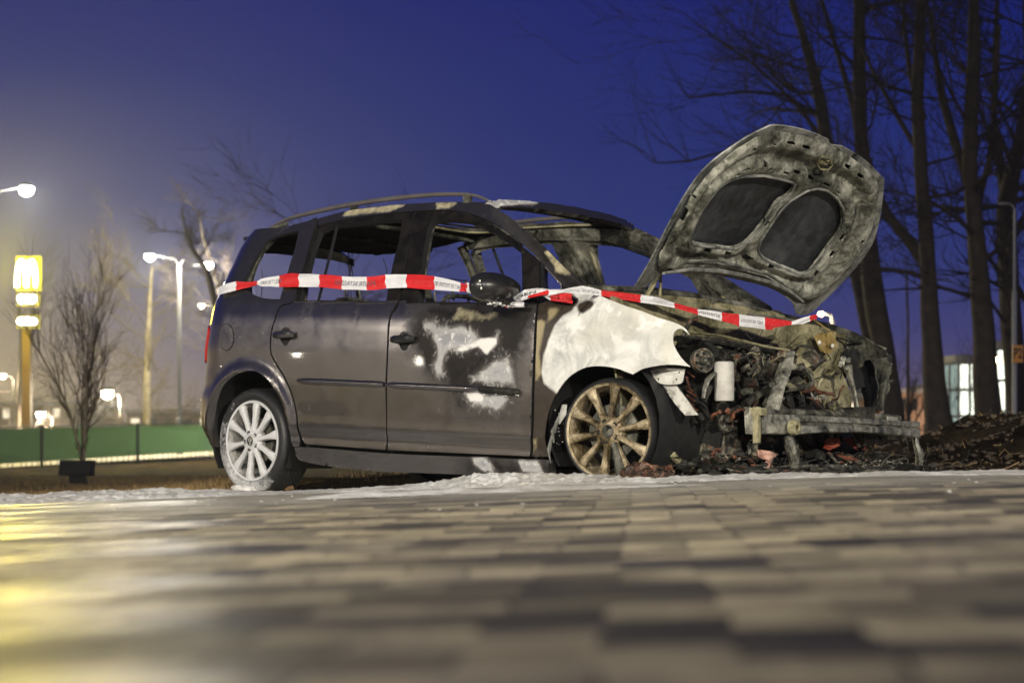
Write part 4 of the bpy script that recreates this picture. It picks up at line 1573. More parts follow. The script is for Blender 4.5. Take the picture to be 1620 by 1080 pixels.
# engine block and the mass of burnt parts
def clutter(name, n, box, mats, kinds, smax, seed):
    r = random.Random(seed)
    mb = MB()
    (x0, x1), (y0, y1), (z0, z1) = box
    for i in range(n):
        c = Vector((r.uniform(x0, x1), r.uniform(y0, y1), r.uniform(z0, z1)))
        k = r.choice(kinds)
        s = r.uniform(.25, 1) * smax
        rot = Matrix.Rotation(r.uniform(0, 6.28), 3, 'Z') @ Matrix.Rotation(r.uniform(-1, 1), 3, 'X') @ Matrix.Rotation(r.uniform(-1, 1), 3, 'Y')
        if k == 'box':
            mb.box(c, (s * r.uniform(.5, 1.3), s * r.uniform(.3, 1), s * r.uniform(.2, .9)), rot, s * .12)
        elif k == 'cyl':
            ax_ = rot @ Vector((0, 0, 1))
            rr = s * r.uniform(.2, .5)
            hh = s * r.uniform(.2, .6)
            mb.lathe([(0, hh), (rr * .6, hh), (rr * .62, hh * .8), (rr * .95, hh * .8), (rr, hh * .6), (rr, -hh), (rr * .8, -hh), (0, -hh)], c, ax_, 12)
        elif k == 'pipe':
            p = [c]
            d = rot @ Vector((1, 0, 0))
            for q in range(6):
                d = (d + Vector((r.uniform(-.6, .6), r.uniform(-.6, .6), r.uniform(-.7, .5)))).normalized()
                p.append(p[-1] + d * s * .35)
            mb.tube(p, r.uniform(.004, .016), 7)
        elif k == 'wire':
            p = [c]
            d = rot @ Vector((1, 0, 0))
            for q in range(8):
                d = (d + Vector((r.uniform(-.8, .8), r.uniform(-.8, .8), r.uniform(-.9, .6)))).normalized()
                p.append(p[-1] + d * s * .22)
            mb.tube(p, r.uniform(.0015, .004), 4)
        elif k == 'flake':
            q = [rot @ Vector((s * .5 * math.cos(t * 1.05) * r.uniform(.5, 1), s * .4 * math.sin(t * 1.05) * r.uniform(.5, 1), 0)) + c for t in range(6)]
            mb.sheet(q, .003, rot @ Vector((0, 0, 1)))
        elif k == 'coil':
            p = [c + rot @ Vector((.022 * math.cos(t * .8), .022 * math.sin(t * .8), .0035 * t)) for t in range(34)]
            mb.tube(p, .004, 5)
    return tag(PT(name, mb, mats, True, ang=40), kind='stuff')


mb = MB()
mb.box((2.92, .05, .42), (.34, .62, .40), None, .02)
mb.box((2.90, .02, .68), (.26, .50, .10), None, .015)
for k in range(4):
    mb.lathe([(0, .05), (.03, .05), (.035, 0), (.035, -.03)], (2.92, -.18 + .12 * k, .74), (0, 0, 1), 14)
for k in range(5):
    mb.tube([(3.09, -.22 + .11 * k, .55), (3.16, -.22 + .11 * k, .52), (3.17, -.18 + .10 * k, .42)], .024, 8)
mb.tube([(3.12, -.28, .46), (3.19, .0, .42), (3.16, .28, .46)], .032, 10)
PT('engine_block', mb, M['burntdark'], True, ang=40)
clutter('engine_parts', 95, ((2.98, 3.20), (-.42, .32), (.40, .72)), M['engine'], ['box', 'cyl', 'pipe', 'pipe', 'wire', 'flake', 'box'], .10, 3)
clutter('engine_parts', 40, ((2.85, 3.12), (-.60, .10), (.60, .74)), M['engine'], ['box', 'cyl', 'pipe', 'wire', 'wire'], .10, 4)
clutter('burnt_wiring', 46, ((2.98, 3.24), (-.45, .65), (.48, .78)), M['burntdark'], ['wire', 'wire', 'pipe'], .16, 5)
clutter('burnt_wiring', 22, ((3.10, 3.25), (-.40, .5), (.45, .72)), M['olive'], ['wire', 'wire', 'pipe', 'flake'], .11, 15)
clutter('engine_parts', 60, ((3.0, 3.26), (-.45, .75), (.22, .42)), M['engine'], ['box', 'cyl', 'pipe', 'flake'], .12, 6)
clutter('rusted_remains', 16, ((3.12, 3.24), (.05, .40), (.42, .55)), M['rust'], ['wire', 'box', 'pipe', 'flake'], .07, 8)
clutter('rusted_remains', 14, ((2.95, 3.20), (-.62, -.40), (.20, .45)), M['rust'], ['wire', 'pipe', 'box'], .07, 9)
clutter('chassis_remains', 60, ((2.45, 3.1), (-.70, .6), (.10, .40)), M['burntdark'], ['box', 'cyl', 'pipe', 'pipe'], .14, 10)
mb = MB()      # bent pipe at the right of the engine
mb.tube([on_x(u, v, 3.2) for u, v in [(1256, 580), (1270, 584), (1280, 592), (1284, 604), (1278, 612), (1262, 613), (1242, 616)]], .017, 8)
mb.tube([on_x(u, v, 3.17) for u, v in [(1190, 560), (1206, 566), (1216, 562), (1216, 572)]], .007, 6)
mb.tube([on_x(u, v, 3.22) for u, v in [(1178, 640), (1192, 628), (1208, 618), (1222, 612), (1228, 600)]], .020, 8)
mb.tube([on_x(u, v, 3.18) for u, v in [(1160, 650), (1178, 644), (1190, 630), (1186, 618), (1176, 620)]], .018, 8)
PT('hose_pipe', mb, M['burnt'])
mb = MB()     # perforated mesh scrap
for i in range(7):
    for j in range(4):
        mb.box(on_x(1283 + i * 3.4 + j, 621 + j * 3.0 + i * .3, 3.2), (.006, .007, .006))
PT('perforated_grille_scrap', mb, M['white'], False)
rad = [(lambda p: (p.y, p.z))(on_x(u, v, 3.12)) for u, v in [(1275, 580), (1335, 585), (1345, 610), (1352, 648), (1275, 650)]]
panel('radiator_panel', rad, lambda y, z: Vector((3.10 + .02 * fbm(y * 5, z * 5), y, z)), M['olive'], car, [], .04, .02)

# foam lumps sticking to the car
for i in range(24):
    u = 870 + rnd.gauss(0, 6) if i % 3 else rnd.uniform(745, 835)
    v = rnd.uniform(635, 730) if i % 3 else 622 + (u - 745) * .06 + rnd.uniform(-1.5, 2.5)
    x, z = cv(u, v)
    FOAMBITS.sphere((x, -wid(x, z) - .018 if not i % 3 else -.83, z), (rnd.uniform(.002, .007), .003, rnd.uniform(.002, .004)), 6, 4)
tag(PT('foam_flecks', FOAMBITS, simple('dried_foam', (.68, .67, .64), .8, 0, 20, .15, .3)), kind='stuff')

# ================================================================== TAPE
def mat_tape(name, base, var):
    m, nt, b = newmat(name)
    nt.links.new(mixc(nt, noi(nt, 14, 4), [c * (1 - var) for c in base], [min(1, c * (1 + var)) for c in base]), b.inputs['Base Color'])
    b.inputs['Roughness'].default_value = .35
    b.inputs['Transmission Weight'].default_value = .0
    b.inputs['Subsurface Weight'].default_value = .0
    nt.links.new(bump(nt, noi(nt, 34, 5, .65, dist=1.5), .8, .012), b.inputs['Normal'])
    return m


M['tapew'] = mat_tape('white_tape_film', (.74, .74, .75), .08)
M['taper'] = mat_tape('red_tape_film', (.62, .020, .022), .15)
M['ink'] = simple('grey_print', (.14, .14, .16), .5, 0, 30, .3, 0)
M['inkb'] = simple('black_print', (.015, .013, .013), .5, 0, 30, .3, 0)


def yof(u, v, off):
    x, z = cv(u, v, off)
    return Vector((x, -(wid(x, z) + off), z))


TP = Vector((2.62, -.90, 0)); TQ = Vector((3.02, .88, 0))
TN = (TQ - TP).cross(Vector((0, 0, 1))).normalized()


def ontape(u, v):
    return on_pl(u, v, TP, TN)


# (u, v_top, v_bottom, colour that starts here)
seg1 = [(345, 456, 467, 0), (358, 449, 463, 0), (373, 445, 459, 1), (390, 446, 455, 1), (407, 445, 451, 0), (414, 441, 453, 0), (428, 438, 453, 0), (441, 436, 454, 1), (452, 433, 454, 1), (462, 432, 454, 1),
        (473, 433, 454, 0), (488, 433, 454, 0), (505, 434, 454, 1), (525, 435, 456, 1), (541, 437, 458, 0), (560, 438, 458, 0), (580, 438, 459, 1), (596, 437, 458, 1), (610, 434.5, 456, 0), (626, 434, 455.5, 0),
        (643, 434, 455, 1), (665, 434.5, 457, 1), (687, 437, 458.5, 0), (700, 439.5, 459.5, 0), (715, 443, 460.5, 0), (728, 447, 461.5, 1), (735, 449, 461, 1)]
seg2 = [(868, 458, 468, 0), (891, 458, 463, 0), (905, 454.5, 464, 0), (922, 452, 465, 0), (937, 455, 466.5, 0), (951, 459, 468, 1), (980, 462, 473, 1), (1013, 466, 478.5, 0), (1040, 470, 482, 0), (1067, 479, 487, 1),
        (1085, 484, 492, 1), (1104, 489, 498, 0), (1125, 491, 503.5, 0), (1142, 494, 508, 1), (1155, 496, 511, 1), (1169, 497, 516, 0), (1190, 500, 518, 0), (1210, 502, 521, 1), (1232, 505, 522, 1), (1252, 508, 520.5, 0),
        (1268, 503, 513, 0), (1281, 499, 508, 1), (1292, 497, 504, 1)]


def ribbon(P, parent_mb, fn, ripple=.004):
    pts = []
    for i, (u, a, b, c) in enumerate(P):
        pa, pb = fn(u, a), fn(u, b)
        pts.append((pa, pb, c))
    # resample
    out = []
    for i in range(len(pts) - 1):
        for k in range(4):
            t = k / 4
            out.append((pts[i][0].lerp(pts[i + 1][0], t), pts[i][1].lerp(pts[i + 1][1], t), pts[i][2]))
    out.append(pts[-1])
    return out


def build_tape(strips, name, fold):
    me = bpy.data.meshes.new(name)
    vs, fs, mi = [], [], []
    for st_ in strips:
        b0 = len(vs)
        m = 6
        for i, (a, b, c) in enumerate(st_):
            for k in range(m + 1):
                t = k / m
                p = a.lerp(b, t)
                w = (b - a).normalized()
                nn = Vector((.3, -1, 0)).normalized()
                p = p + nn * (fold * (fbm(i * .16, t * 1.6, len(vs) * 0) + .5 * math.sin(t * math.pi * 3 + i * .12)))
                vs.append(tuple(p))
        for i in range(len(st_) - 1):
            for k in range(m):
                q = b0 + i * (m + 1) + k
                fs.append((q, q + m + 1, q + m + 2, q + 1))
                mi.append(st_[i][2])
    me.from_pydata(vs, [], fs)
    for p, q in zip(me.polygons, mi):
        p.material_index = q
    o = link(name, me, [M['tapew'], M['taper']], None, True)
    return o


S1 = ribbon(seg1, None, lambda u, v: yof(u, v, .028))
S2 = ribbon(seg2, None, ontape)
# loose end with the word on it, knot and tag beside the mirror
def tape_pt(u, v, off=.10):
    return on_y(u, v, -.87 - off)
seg3 = [(812, 472, 479, 0), (816, 468, 479, 0), (830, 458, 474, 0), (847, 456, 468, 0), (858, 456, 468, 0), (870, 458, 475, 1), (885, 459, 477, 1), (898, 461, 479, 1), (905, 466, 480, 1)]
S3 = ribbon(seg3, None, lambda u, v: tape_pt(u, v, .045))
seg4 = [(835, 468, 472, 1), (850, 464, 469, 1), (866, 459, 466, 1), (880, 458, 464, 1), (890, 458, 462, 1)]
S4 = ribbon(seg4, None, lambda u, v: tape_pt(u, v, .06))
seg5 = [(800, 478, 487, 1), (802.5, 477.5, 487, 0), (815, 477.5, 486, 0), (829, 477.5, 485.5, 0)]
S5 = ribbon(seg5, None, lambda u, v: tape_pt(u, v, .075))
seg6 = [(735, 449, 461, 1), (739, 447, 463, 0), (750, 448, 466, 0)]
S6 = ribbon(seg6, None, lambda u, v: on_y(u, v, -1.14))
# far side and round the tail
B1 = []
for i in range(40):
    t = i / 39
    x = 2.60 - 2.95 * t
    z = .965 + .05 * t + .01 * math.sin(t * 9)
    y = .90
    B1.append((Vector((x, y, z + .035)), Vector((x, y, z - .035)), int(t * 16) % 2))
B2 = []
corner = [(-.30, .87), (-.50, .74), (-.62, .5), (-.68, 0), (-.62, -.5), (-.56, -.64), (-.49, -.72)]
cc_ = cr(corner, 6)
for i, (x, y) in enumerate(cc_):
    B2.append((Vector((x, y, 1.00 + .215 * i / 36)), Vector((x, y, .94 + .225 * i / 36)), (i // 5) % 2))
tape = build_tape([S1, S2, S3, S4, S5, S6, B1, B2], 'barrier_tape', .009)
tape.parent = None
tape.matrix_world = Matrix.Translation(CO) @ Matrix.Rotation(math.atan2(-sC, cC), 4, 'Z')
tag(tape, 'red and white police barrier tape slung around the burnt car and tied beside its mirror', 'barrier tape')


def words(strip_, string, mirrored, mat, s0, s1, t0, t1, off, name='tape_lettering'):
    """print a string on a ribbon: s = distance along it, t = across from the top"""
    cu = bpy.data.curves.new('lettering', 'FONT')
    cu.body = string
    cu.resolution_u = 2
    tmp = bpy.data.objects.new('lettering', cu)
    COL.objects.link(tmp)
    dg = bpy.context.evaluated_depsgraph_get()
    me0 = bpy.data.meshes.new_from_object(tmp.evaluated_get(dg))
    bpy.data.objects.remove(tmp)
    xs = [v.co.x for v in me0.vertices]
    ys = [v.co.y for v in me0.vertices]
    X0, X1, Y0, Y1 = min(xs), max(xs), min(ys), max(ys)
    cen = [(a + b) / 2 for a, b, c in strip_]
    cum = [0]
    for i in range(1, len(cen)):
        cum.append(cum[-1] + (cen[i] - cen[i - 1]).length)
    vs = []
    for v in me0.vertices:
        fx = (v.co.x - X0) / (X1 - X0)
        if mirrored:
            fx = 1 - fx
        fy = (v.co.y - Y0) / (Y1 - Y0)
        s = s0 + (s1 - s0) * fx
        t = t1 + (t0 - t1) * fy
        j = int(np.clip(np.searchsorted(cum, s) - 1, 0, len(cum) - 2))
        f = (s - cum[j]) / max(1e-6, cum[j + 1] - cum[j])
        a = strip_[j][0].lerp(strip_[j + 1][0], f)
        b = strip_[j][1].lerp(strip_[j + 1][1], f)
        p = a.lerp(b, t)
        ii = j + f
        nn = Vector((.3, -1, 0)).normalized()
        p = p + nn * (.009 * (fbm(ii * .16, t * 1.6, 0) + .5 * math.sin(t * math.pi * 3 + ii * .12)) + off)
        vs.append(tuple(p))
    me = bpy.data.meshes.new(name)
    me.from_pydata(vs, [], [tuple(p.vertices) for p in me0.polygons])
    o = link(name, me, mat, tape, False)
    return o, cum


cumlen = 0
def cl(st_):
    c = 0
    out = [0]
    for i in range(1, len(st_)):
        c += ((st_[i][0] + st_[i][1]) / 2 - (st_[i - 1][0] + st_[i - 1][1]) / 2).length
        out.append(c)
    return out


c1 = cl(S1)
def s_at(seg, cum, u):
    us = [q[0] for q in seg]
    idx = np.interp(u, us, range(len(us))) * 4
    return float(np.interp(idx, range(len(cum)), cum))


for (ua, ub, txt) in ((412, 445, 'POLITIE NIET'), (531, 594, 'POLITIE BETREDEN'), (688, 729, 'NIET BETREDEN PO')):
    words(S1, txt, True, M['ink'], s_at(seg1, c1, ua), s_at(seg1, c1, ub), .34, .70, .0035)
c2 = cl(S2)
words(S2, 'POLITIE NIET BETREDEN', True, M['ink'], s_at(seg2, c2, 893), s_at(seg2, c2, 947), .35, .72, .0035)
words(S2, 'BETREDEN', True, M['ink'], s_at(seg2, c2, 1106), s_at(seg2, c2, 1139), .35, .65, .0035)
words(S2, 'NIET BETREDEN', True, M['ink'], s_at(seg2, c2, 1172), s_at(seg2, c2, 1207), .35, .62, .0035)
c3 = cl(S3)
words(S3, 'POLITIE', False, M['inkb'], s_at(seg3, c3, 862), s_at(seg3, c3, 886), .38, .80, .006)
words(S3, 'DEN', False, M['inkb'], s_at(seg3, c3, 818), s_at(seg3, c3, 848), .30, .62, .006)

# ================================================================== GROUND
def paving_mat():
    m, nt, b = newmat('wet_brick_paving')
    tcn = nd(nt, 'ShaderNodeTexCoord')
    mp = nd(nt, 'ShaderNodeMapping', {0: tcn.outputs['Object'], 2: (0, 0, R(4)), 3: (1, 1, 1)})
    # slight waviness of the joints
    nv = nd(nt, 'ShaderNodeTexNoise', {'Scale': 5.0, 'Detail': 3})
    nt.links.new(tcn.outputs['Object'], nv.inputs['Vector'])
    wv = nt.nodes.new('ShaderNodeVectorMath'); wv.operation = 'SCALE'
    wv.inputs['Scale'].default_value = .055
    nt.links.new(nv.outputs['Color'], wv.inputs[0])
    ad = nt.nodes.new('ShaderNodeVectorMath'); ad.operation = 'ADD'
    nt.links.new(mp.outputs[0], ad.inputs[0]); nt.links.new(wv.outputs[0], ad.inputs[1])
    br = nd(nt, 'ShaderNodeTexBrick', {'Color1': (0, 0, 0, 1), 'Color2': (1, 1, 1, 1), 'Mortar': (0, 0, 0, 1), 'Scale': 1.0, 'Mortar Size': .0035, 'Mortar Smooth': .3, 'Bias': 0.0,
                                       'Brick Width': .20, 'Row Height': .125})
    nt.links.new(ad.outputs[0], br.inputs['Vector'])
    big = noi(nt, .9, 6, .65)
    n1 = noi(nt, 7, 7, .65)
    n2 = noi(nt, 60, 5, .65)
    rv = mth(nt, 'ADD', mth(nt, 'MULTIPLY', br.outputs['Color'], .8), mth(nt, 'MULTIPLY', mth(nt, 'SUBTRACT', noi(nt, 1.3, 3, .5), .46), 1.3), True)
    bc = ramp(nt, rv, [(0.0, (.040, .038, .041)), (.18, (.052, .049, .050)), (.44, (.27, .24, .165)), (.58, (.74, .64, .42)), (.76, (.40, .35, .25)), (1, (.76, .66, .44))])
    bc = mixc(nt, ramp(nt, n1, [(.40, 0), (.62, .5)]), bc, (.15, .13, .10), 'MIX')
    bc = mixc(nt, ramp(nt, noi(nt, 2.4, 6, .7), [(.54, 0), (.66, .45)]), bc, (.085, .074, .060))
    bc = mixc(nt, mth(nt, 'MULTIPLY', ramp(nt, n2, [(.3, 1), (.6, 0)]), .4), bc, (.06, .055, .045))
    # dried foam film: stronger towards the car
    sx = nd(nt, 'ShaderNodeSeparateXYZ', {0: tcn.outputs['Object']})
    yy = nd(nt, 'ShaderNodeMapRange', {0: sx.outputs[1], 1: 3.5, 2: 8.5, 3: -.50, 4: .55}).outputs[0]
    fl = ramp(nt, mth(nt, 'ADD', mth(nt, 'ADD', yy, .12), mth(nt, 'ADD', mth(nt, 'MULTIPLY', n1, .5), mth(nt, 'MULTIPLY', big, .6))), [(.55, 0), (.95, .85)])
    bc = mixc(nt, fl, bc, (.42, .40, .34))
    col = mixc(nt, mth(nt, 'MULTIPLY', br.outputs['Fac'], .28), bc, (.055, .052, .040))
    nt.links.new(col, b.inputs['Base Color'])
    wet = ramp(nt, big, [(.42, .31), (.60, .64)])
    nt.links.new(mth(nt, 'ADD', wet, mth(nt, 'MULTIPLY', n2, .14)), b.inputs['Roughness'])
    h = mth(nt, 'ADD', mth(nt, 'MULTIPLY', mth(nt, 'SUBTRACT', 1.0, br.outputs['Fac']), .7), mth(nt, 'ADD', mth(nt, 'MULTIPLY', n2, .45), mth(nt, 'MULTIPLY', n1, .9)))
    b.inputs['Specular IOR Level'].default_value = .13
    nt.links.new(bump(nt, h, .8, .008), b.inputs['Normal'])
    return m


def grid_mesh(name, xs, ys, zf, mat, attrs=None):
    vs = [(x, y, zf(x, y)) for y in ys for x in xs]
    nx = len(xs)
    fs = [(j * nx + i, j * nx + i + 1, (j + 1) * nx + i + 1, (j + 1) * nx + i) for j in range(len(ys) - 1) for i in range(nx - 1)]
    me = bpy.data.meshes.new(name)
    me.from_pydata(vs, [], fs)
    return link(name, me, mat, None, True)


def frange(a, b, n):
    return [a + (b - a) * i / n for i in range(n + 1)]


xs = [-60 + 52 * (i / 16) for i in range(16)] + frange(-8, 8, 110) + [8 + 52 * (i / 16) for i in range(1, 17)]
ys = [-30 + 28 * i / 8 for i in range(8)] + frange(-2, 11.6, 90)
pav = grid_mesh('paving', xs, ys, lambda x, y: gp(x, y) + .004 * fbm(x * 1.1, y * 1.1, 2) * min(1, max(0, y) / 2) + (0 if y < 11.3 else -.1), paving_mat())
tag(pav, kind='structure')


def soil_mat():
    m, nt, b = newmat('rough_grass_and_soil')
    n0 = noi(nt, .5, 3)
    n1 = noi(nt, 3.5, 8, .7)
    n2 = noi(nt, 26, 8, .75)
    sx = nd(nt, 'ShaderNodeSeparateXYZ', {0: nd(nt, 'ShaderNodeTexCoord').outputs['Object']})
    right = nd(nt, 'ShaderNodeMapRange', {0: sx.outputs[0], 1: 0.5, 2: 2.2, 3: 0.0, 4: 1.0}).outputs[0]
    ng = noi(nt, 1.1, 8, .75)
    g = mixc(nt, ramp(nt, ng, [(.44, 0), (.56, 1)]), (.022, .013, .005), (.17, .105, .036))
    g = mixc(nt, ramp(nt, n0, [(.50, 0), (.62, .6)]), g, (.060, .066, .018))
    s = mixc(nt, ramp(nt, n1, [(.4, 0), (.65, 1)]), (.026, .020, .012), (.085, .064, .038))
    c = mixc(nt, right, g, s)
    c = mixc(nt, ramp(nt, n2, [(.35, .75), (.6, 0)]), c, (.012, .009, .005))
    nt.links.new(c, b.inputs['Base Color'])
    b.inputs['Roughness'].default_value = .95
    b.inputs['Specular IOR Level'].default_value = .03
    nt.links.new(bump(nt, mth(nt, 'ADD', n2, n1), 1.0, .05), b.inputs['Normal'])
    return m


xs = [-700, -300, -150, -80, -50] + frange(-34, 14, 150) + [20, 35, 60, 120, 300, 700]
ys = frange(9.5, 20, 105) + [20 + 1.0 * i for i in range(1, 60)] + [85, 95, 110, 140, 200, 300, 500, 900]
gr = grid_mesh('ground', xs, ys, terrain, soil_mat())
tag(gr, kind='structure')

# grass tufts, dry
mb = MB()
gm = simple('dry_grass', (.30, .20, .08), .8, 0, 2.5, .6, 0)
rg = random.Random(11)
vs, fs = [], []
for i in range(30000):
    if i % 5 == 0:
        Y = rg.uniform(10.9, 16)
        X = rg.uniform(-.1, .28) * Y if rg.random() < .35 else rg.uniform(-.30, -.14) * Y
    else:
        Y = 11.0 + 24 * rg.random() ** 1.7
        X = rg.uniform(-.36, -.12) * Y
    z = terrain(X, Y)
    h = rg.uniform(.02, .09)
    if X > 1.8:
        h *= .4
    a = rg.uniform(0, 6.28)
    w = .004
    lx, ly = rg.gauss(0, .035), rg.gauss(0, .035)
    b0 = len(vs)
    vs += [(X - w * math.cos(a), Y - w * math.sin(a), z - .01), (X + w * math.cos(a), Y + w * math.sin(a), z - .01), (X + lx, Y + ly, z + h)]
    fs.append((b0, b0 + 1, b0 + 2))
mb.add(vs, fs)
me = bpy.data.meshes.new('grass')
me.from_pydata(vs, [], fs)
o = link('grass', me, gm, None, False)
tag(o, 'short dry brown grass growing on the verge behind the car park', 'grass', kind='stuff')

# clods and litter on the heap of earth
mb = MB()
for i in range(1500):
    Y = rg.uniform(10.6, 13.6)
    X = rg.uniform(.20, .36) * Y
    s = rg.uniform(.005, .022) * (1.5 if rg.random() < .1 else 1)
    q = [Vector((rg.uniform(-1, 1), rg.uniform(-1, 1), rg.uniform(-.6, .6))) for _ in range(1)]
    mb.sphere((X, Y, terrain(X, Y) + s * .2), (s * rg.uniform(.6, 1.3), s * rg.uniform(.6, 1.3), s * rg.uniform(.3, .9)), 6, 4)
o = mb.build('earth_clods', simple('clod_earth', (.062, .046, .030), .95, 0, 6, .6, .6), None, False)
tag(o, 'clods of earth and leaf litter on the heap beside the trees', 'clods', kind='stuff')
mb = MB()
for i in range(9):
    Y = rg.uniform(10.6, 13.0)
    X = rg.uniform(.215, .30) * Y
    z = terrain(X, Y) + .02
    a = rg.uniform(-.6, .6)
    l = rg.uniform(.06, .28)
    mb.tube([(X, Y, z), (X + l * .5 * math.cos(a), Y + l * .3 * math.sin(a), z + rg.uniform(0, .05)), (X + l * math.cos(a), Y + l * .6 * math.sin(a), z + rg.uniform(-.02, .06))], rg.uniform(.002, .006), 5)
o = mb.build('fallen_twigs', simple('pale_twig', (.13, .09, .045), .8, 0, 6, .4, .2), None, True)
tag(o, 'pale fallen twigs lying across the heap of earth', 'twigs', kind='stuff')

# ================================================================== EXTINGUISHER FOAM
def foam_mat():
    m, nt, b = newmat('extinguisher_foam')
    n1 = noi(nt, 6, 8, .7)
    n2 = noi(nt, 50, 6, .7)
    n3 = noi(nt, 1.1, 3)
    c = ramp(nt, n1, [(.3, (.36, .345, .31)), (.48, (.56, .55, .52)), (.62, (.76, .755, .74))])
    c = mixc(nt, ramp(nt, n3, [(.5, 0), (.65, .4)]), c, (.40, .355, .27))
    c = mixc(nt, ramp(nt, n2, [(.62, 0), (.75, .5)]), c, (.16, .14, .11))
    nt.links.new(c, b.inputs['Base Color'])
    b.inputs['Roughness'].default_value = .7
    b.inputs['Subsurface Weight'].default_value = .0
    nt.links.new(bump(nt, mth(nt, 'ADD', n1, n2), .7, .012), b.inputs['Normal'])
    return m


M['foam'] = foam_mat()


def foam_h(x, y):
    """height of foam above paving; negative = none"""
    # centre line of the foam band runs in front of the wheels of the car
    wx = x + .25 * fbm(x * .8, y * .8, 3)
    yc = interp(wx, [-3.6, -2.6, -1.6, -.9, -.3, .3, .9, 1.6, 2.3, 3.2], [10.15, 10.1, 10.0, 9.6, 9.3, 8.95, 8.55, 8.1, 7.9, 7.9])
    hw = interp(wx, [-3.6, -2.4, -1.6, -.8, -.2, .3, .9, 1.6, 2.4, 3.2], [.55, .55, .5, .35, .45, .40, .35, .28, .25, .2])
    hh = interp(wx, [-3.6, -2.6, -2.1, -1.55, -1.1, -.5, -.2, .1, .45, .8, 1.3, 2.2, 3.2], [.028, .042, .05, .02, .014, .022, .050, .058, .042, .026, .020, .018, .012])
    d = (y - yc) / hw
    e = 1 - d * d
    n = fbm(x * 3.5, y * 3.5, 1) * .45 + fbm(x * 14, y * 14, 2) * .22 + fbm(x * 34, y * 34, 4) * .26
    h = hh * (e + n)
    # thinner streaks towards the camera
    s2 = math.exp(-((y - (7.1 + .2 * fbm(x, 0, 5))) / .16) ** 2) * sstep(-.95, -.65, x) * (1 - sstep(.2, 1.2, x))
    h2 = .030 * (s2 - .34 + .32 * fbm(x * 4, y * 6, 7))
    return max(h, h2)


xs = frange(-3.9, 3.3, 760)
ys = frange(6.7, 10.75, 330)
H_ = {}
vs, fs, idx = [], [], {}
hh = [[foam_h(x, y) for x in xs] for y in ys]
for j in range(len(ys) - 1):
    for i in range(len(xs) - 1):
        q = [(j, i), (j, i + 1), (j + 1, i + 1), (j + 1, i)]
        if max(hh[a][b] for a, b in q) > .002:
            f = []
            for a, b in q:
                if (a, b) not in idx:
                    idx[(a, b)] = len(vs)
                    vs.append((xs[b], ys[a], gp(xs[b], ys[a]) + max(-.004, hh[a][b])))
                f.append(idx[(a, b)])
            fs.append(tuple(f))
me = bpy.data.meshes.new('foam')
me.from_pydata(vs, [], fs)
o = link('extinguisher_foam', me, M['foam'], None, True)
tag(o, 'dirty white extinguisher foam spread over the paving along the burnt car', 'foam', kind='stuff')
mb = MB()
for i in range(160):
    x = rg.uniform(-3.2, 2.6)
    y = rg.uniform(5.0, 10.2)
    h = foam_h(x, y)
    if h < -.05 and rg.random() < .8:
        continue
    s = rg.uniform(.0012, .0045)
    mb.sphere((x, y, gp(x, y) + max(0, h) + s * .2), (s * 1.6, s, s * .5), 6, 4)
o = mb.build('foam_crumbs', M['foam'], None, True)
tag(o, 'small loose crumbs of white foam scattered around the foam band', 'foam', kind='stuff')
# a pat of foam at the foot of the rear wheel
mb = MB()
mb.sphere((0, 0, 0), (.085, .05, .032), 26, 14)
mb.v = [tuple(Vector(q) * (1 + .35 * fbm(q[0] * 26, q[1] * 26, q[2] * 26))) for q in mb.v]
o = mb.build('foam_pat', M['foam'], None, True)
p = CM @ Vector((-.03, -.875, 0)) + CO
o.location = (p.x, p.y - .02, gz(p.x) + .025)
tag(o, 'heap of white foam clinging to the foot of the rear wheel', 'foam')
# brown leaf in front of the rear wheel
mb = MB()
lp = at(457, 787, 9.3)
gzl = gz(lp.x) + .022
mb.sheet([(lp.x - .025, lp.y, gzl), (lp.x - .008, lp.y + .02, gzl + .016), (lp.x + .02, lp.y + .01, gzl + .022), (lp.x + .028, lp.y - .01, gzl + .006), (lp.x, lp.y - .02, gzl)], .002, (0, 0, 1))
o = mb.build('dry_leaf', simple('brown_leaf', (.16, .09, .035), .7), None, False)
tag(o, 'brown dry leaf lying on the foam in front of the rear wheel', 'leaf')


# ================================================================== DEBRIS UNDER THE NOSE
def pile(name, n, f, mat, smin, smax, label, cat, seed, kinds=('box', 'flake', 'flake', 'wire', 'lump')):
    r = random.Random(seed)
    mb = MB()
    for i in range(n):
        x, y, zz = f(r)
        P = CM @ Vector((x, y, 0)) + CO
        c = Vector((P.x, P.y, gz(P.x) + zz))
        s = r.uniform(smin, smax)
        rot = Matrix.Rotation(r.uniform(0, 6.28), 3, 'Z') @ Matrix.Rotation(r.uniform(-.7, .7), 3, 'X')
        k = r.choice(kinds)
        if k == 'box':
            mb.box(c, (s, s * r.uniform(.2, .8), s * r.uniform(.15, .5)), rot, s * .15)
        elif k == 'flake':
            q = [rot @ Vector((s * .7 * math.cos(t * 1.05) * r.uniform(.5, 1), s * .5 * math.sin(t * 1.05) * r.uniform(.5, 1), r.uniform(-.1, .1) * s)) + c for t in range(6)]
            mb.sheet(q, .003, rot @ Vector((0, 0, 1)))
        elif k == 'lump':
            mb.sphere(c, (s * .5, s * .4, s * .3), 7, 5)
        else:
            pts = [c]
            d = rot @ Vector((1, 0, 0))
            for q in range(6):
                d = (d + Vector((r.uniform(-.6, .6), r.uniform(-.6, .6), r.uniform(-.4, .35)))).normalized()
                nx = pts[-1] + d * s * .5
                nx.z = max(nx.z, gz(nx.x) + .003)
                pts.append(nx)
            mb.tube(pts, r.uniform(.0015, .005), 5)
    o = mb.build(name, mat, None, True, 30)
    tag(o, label, cat, kind='stuff')
    return o


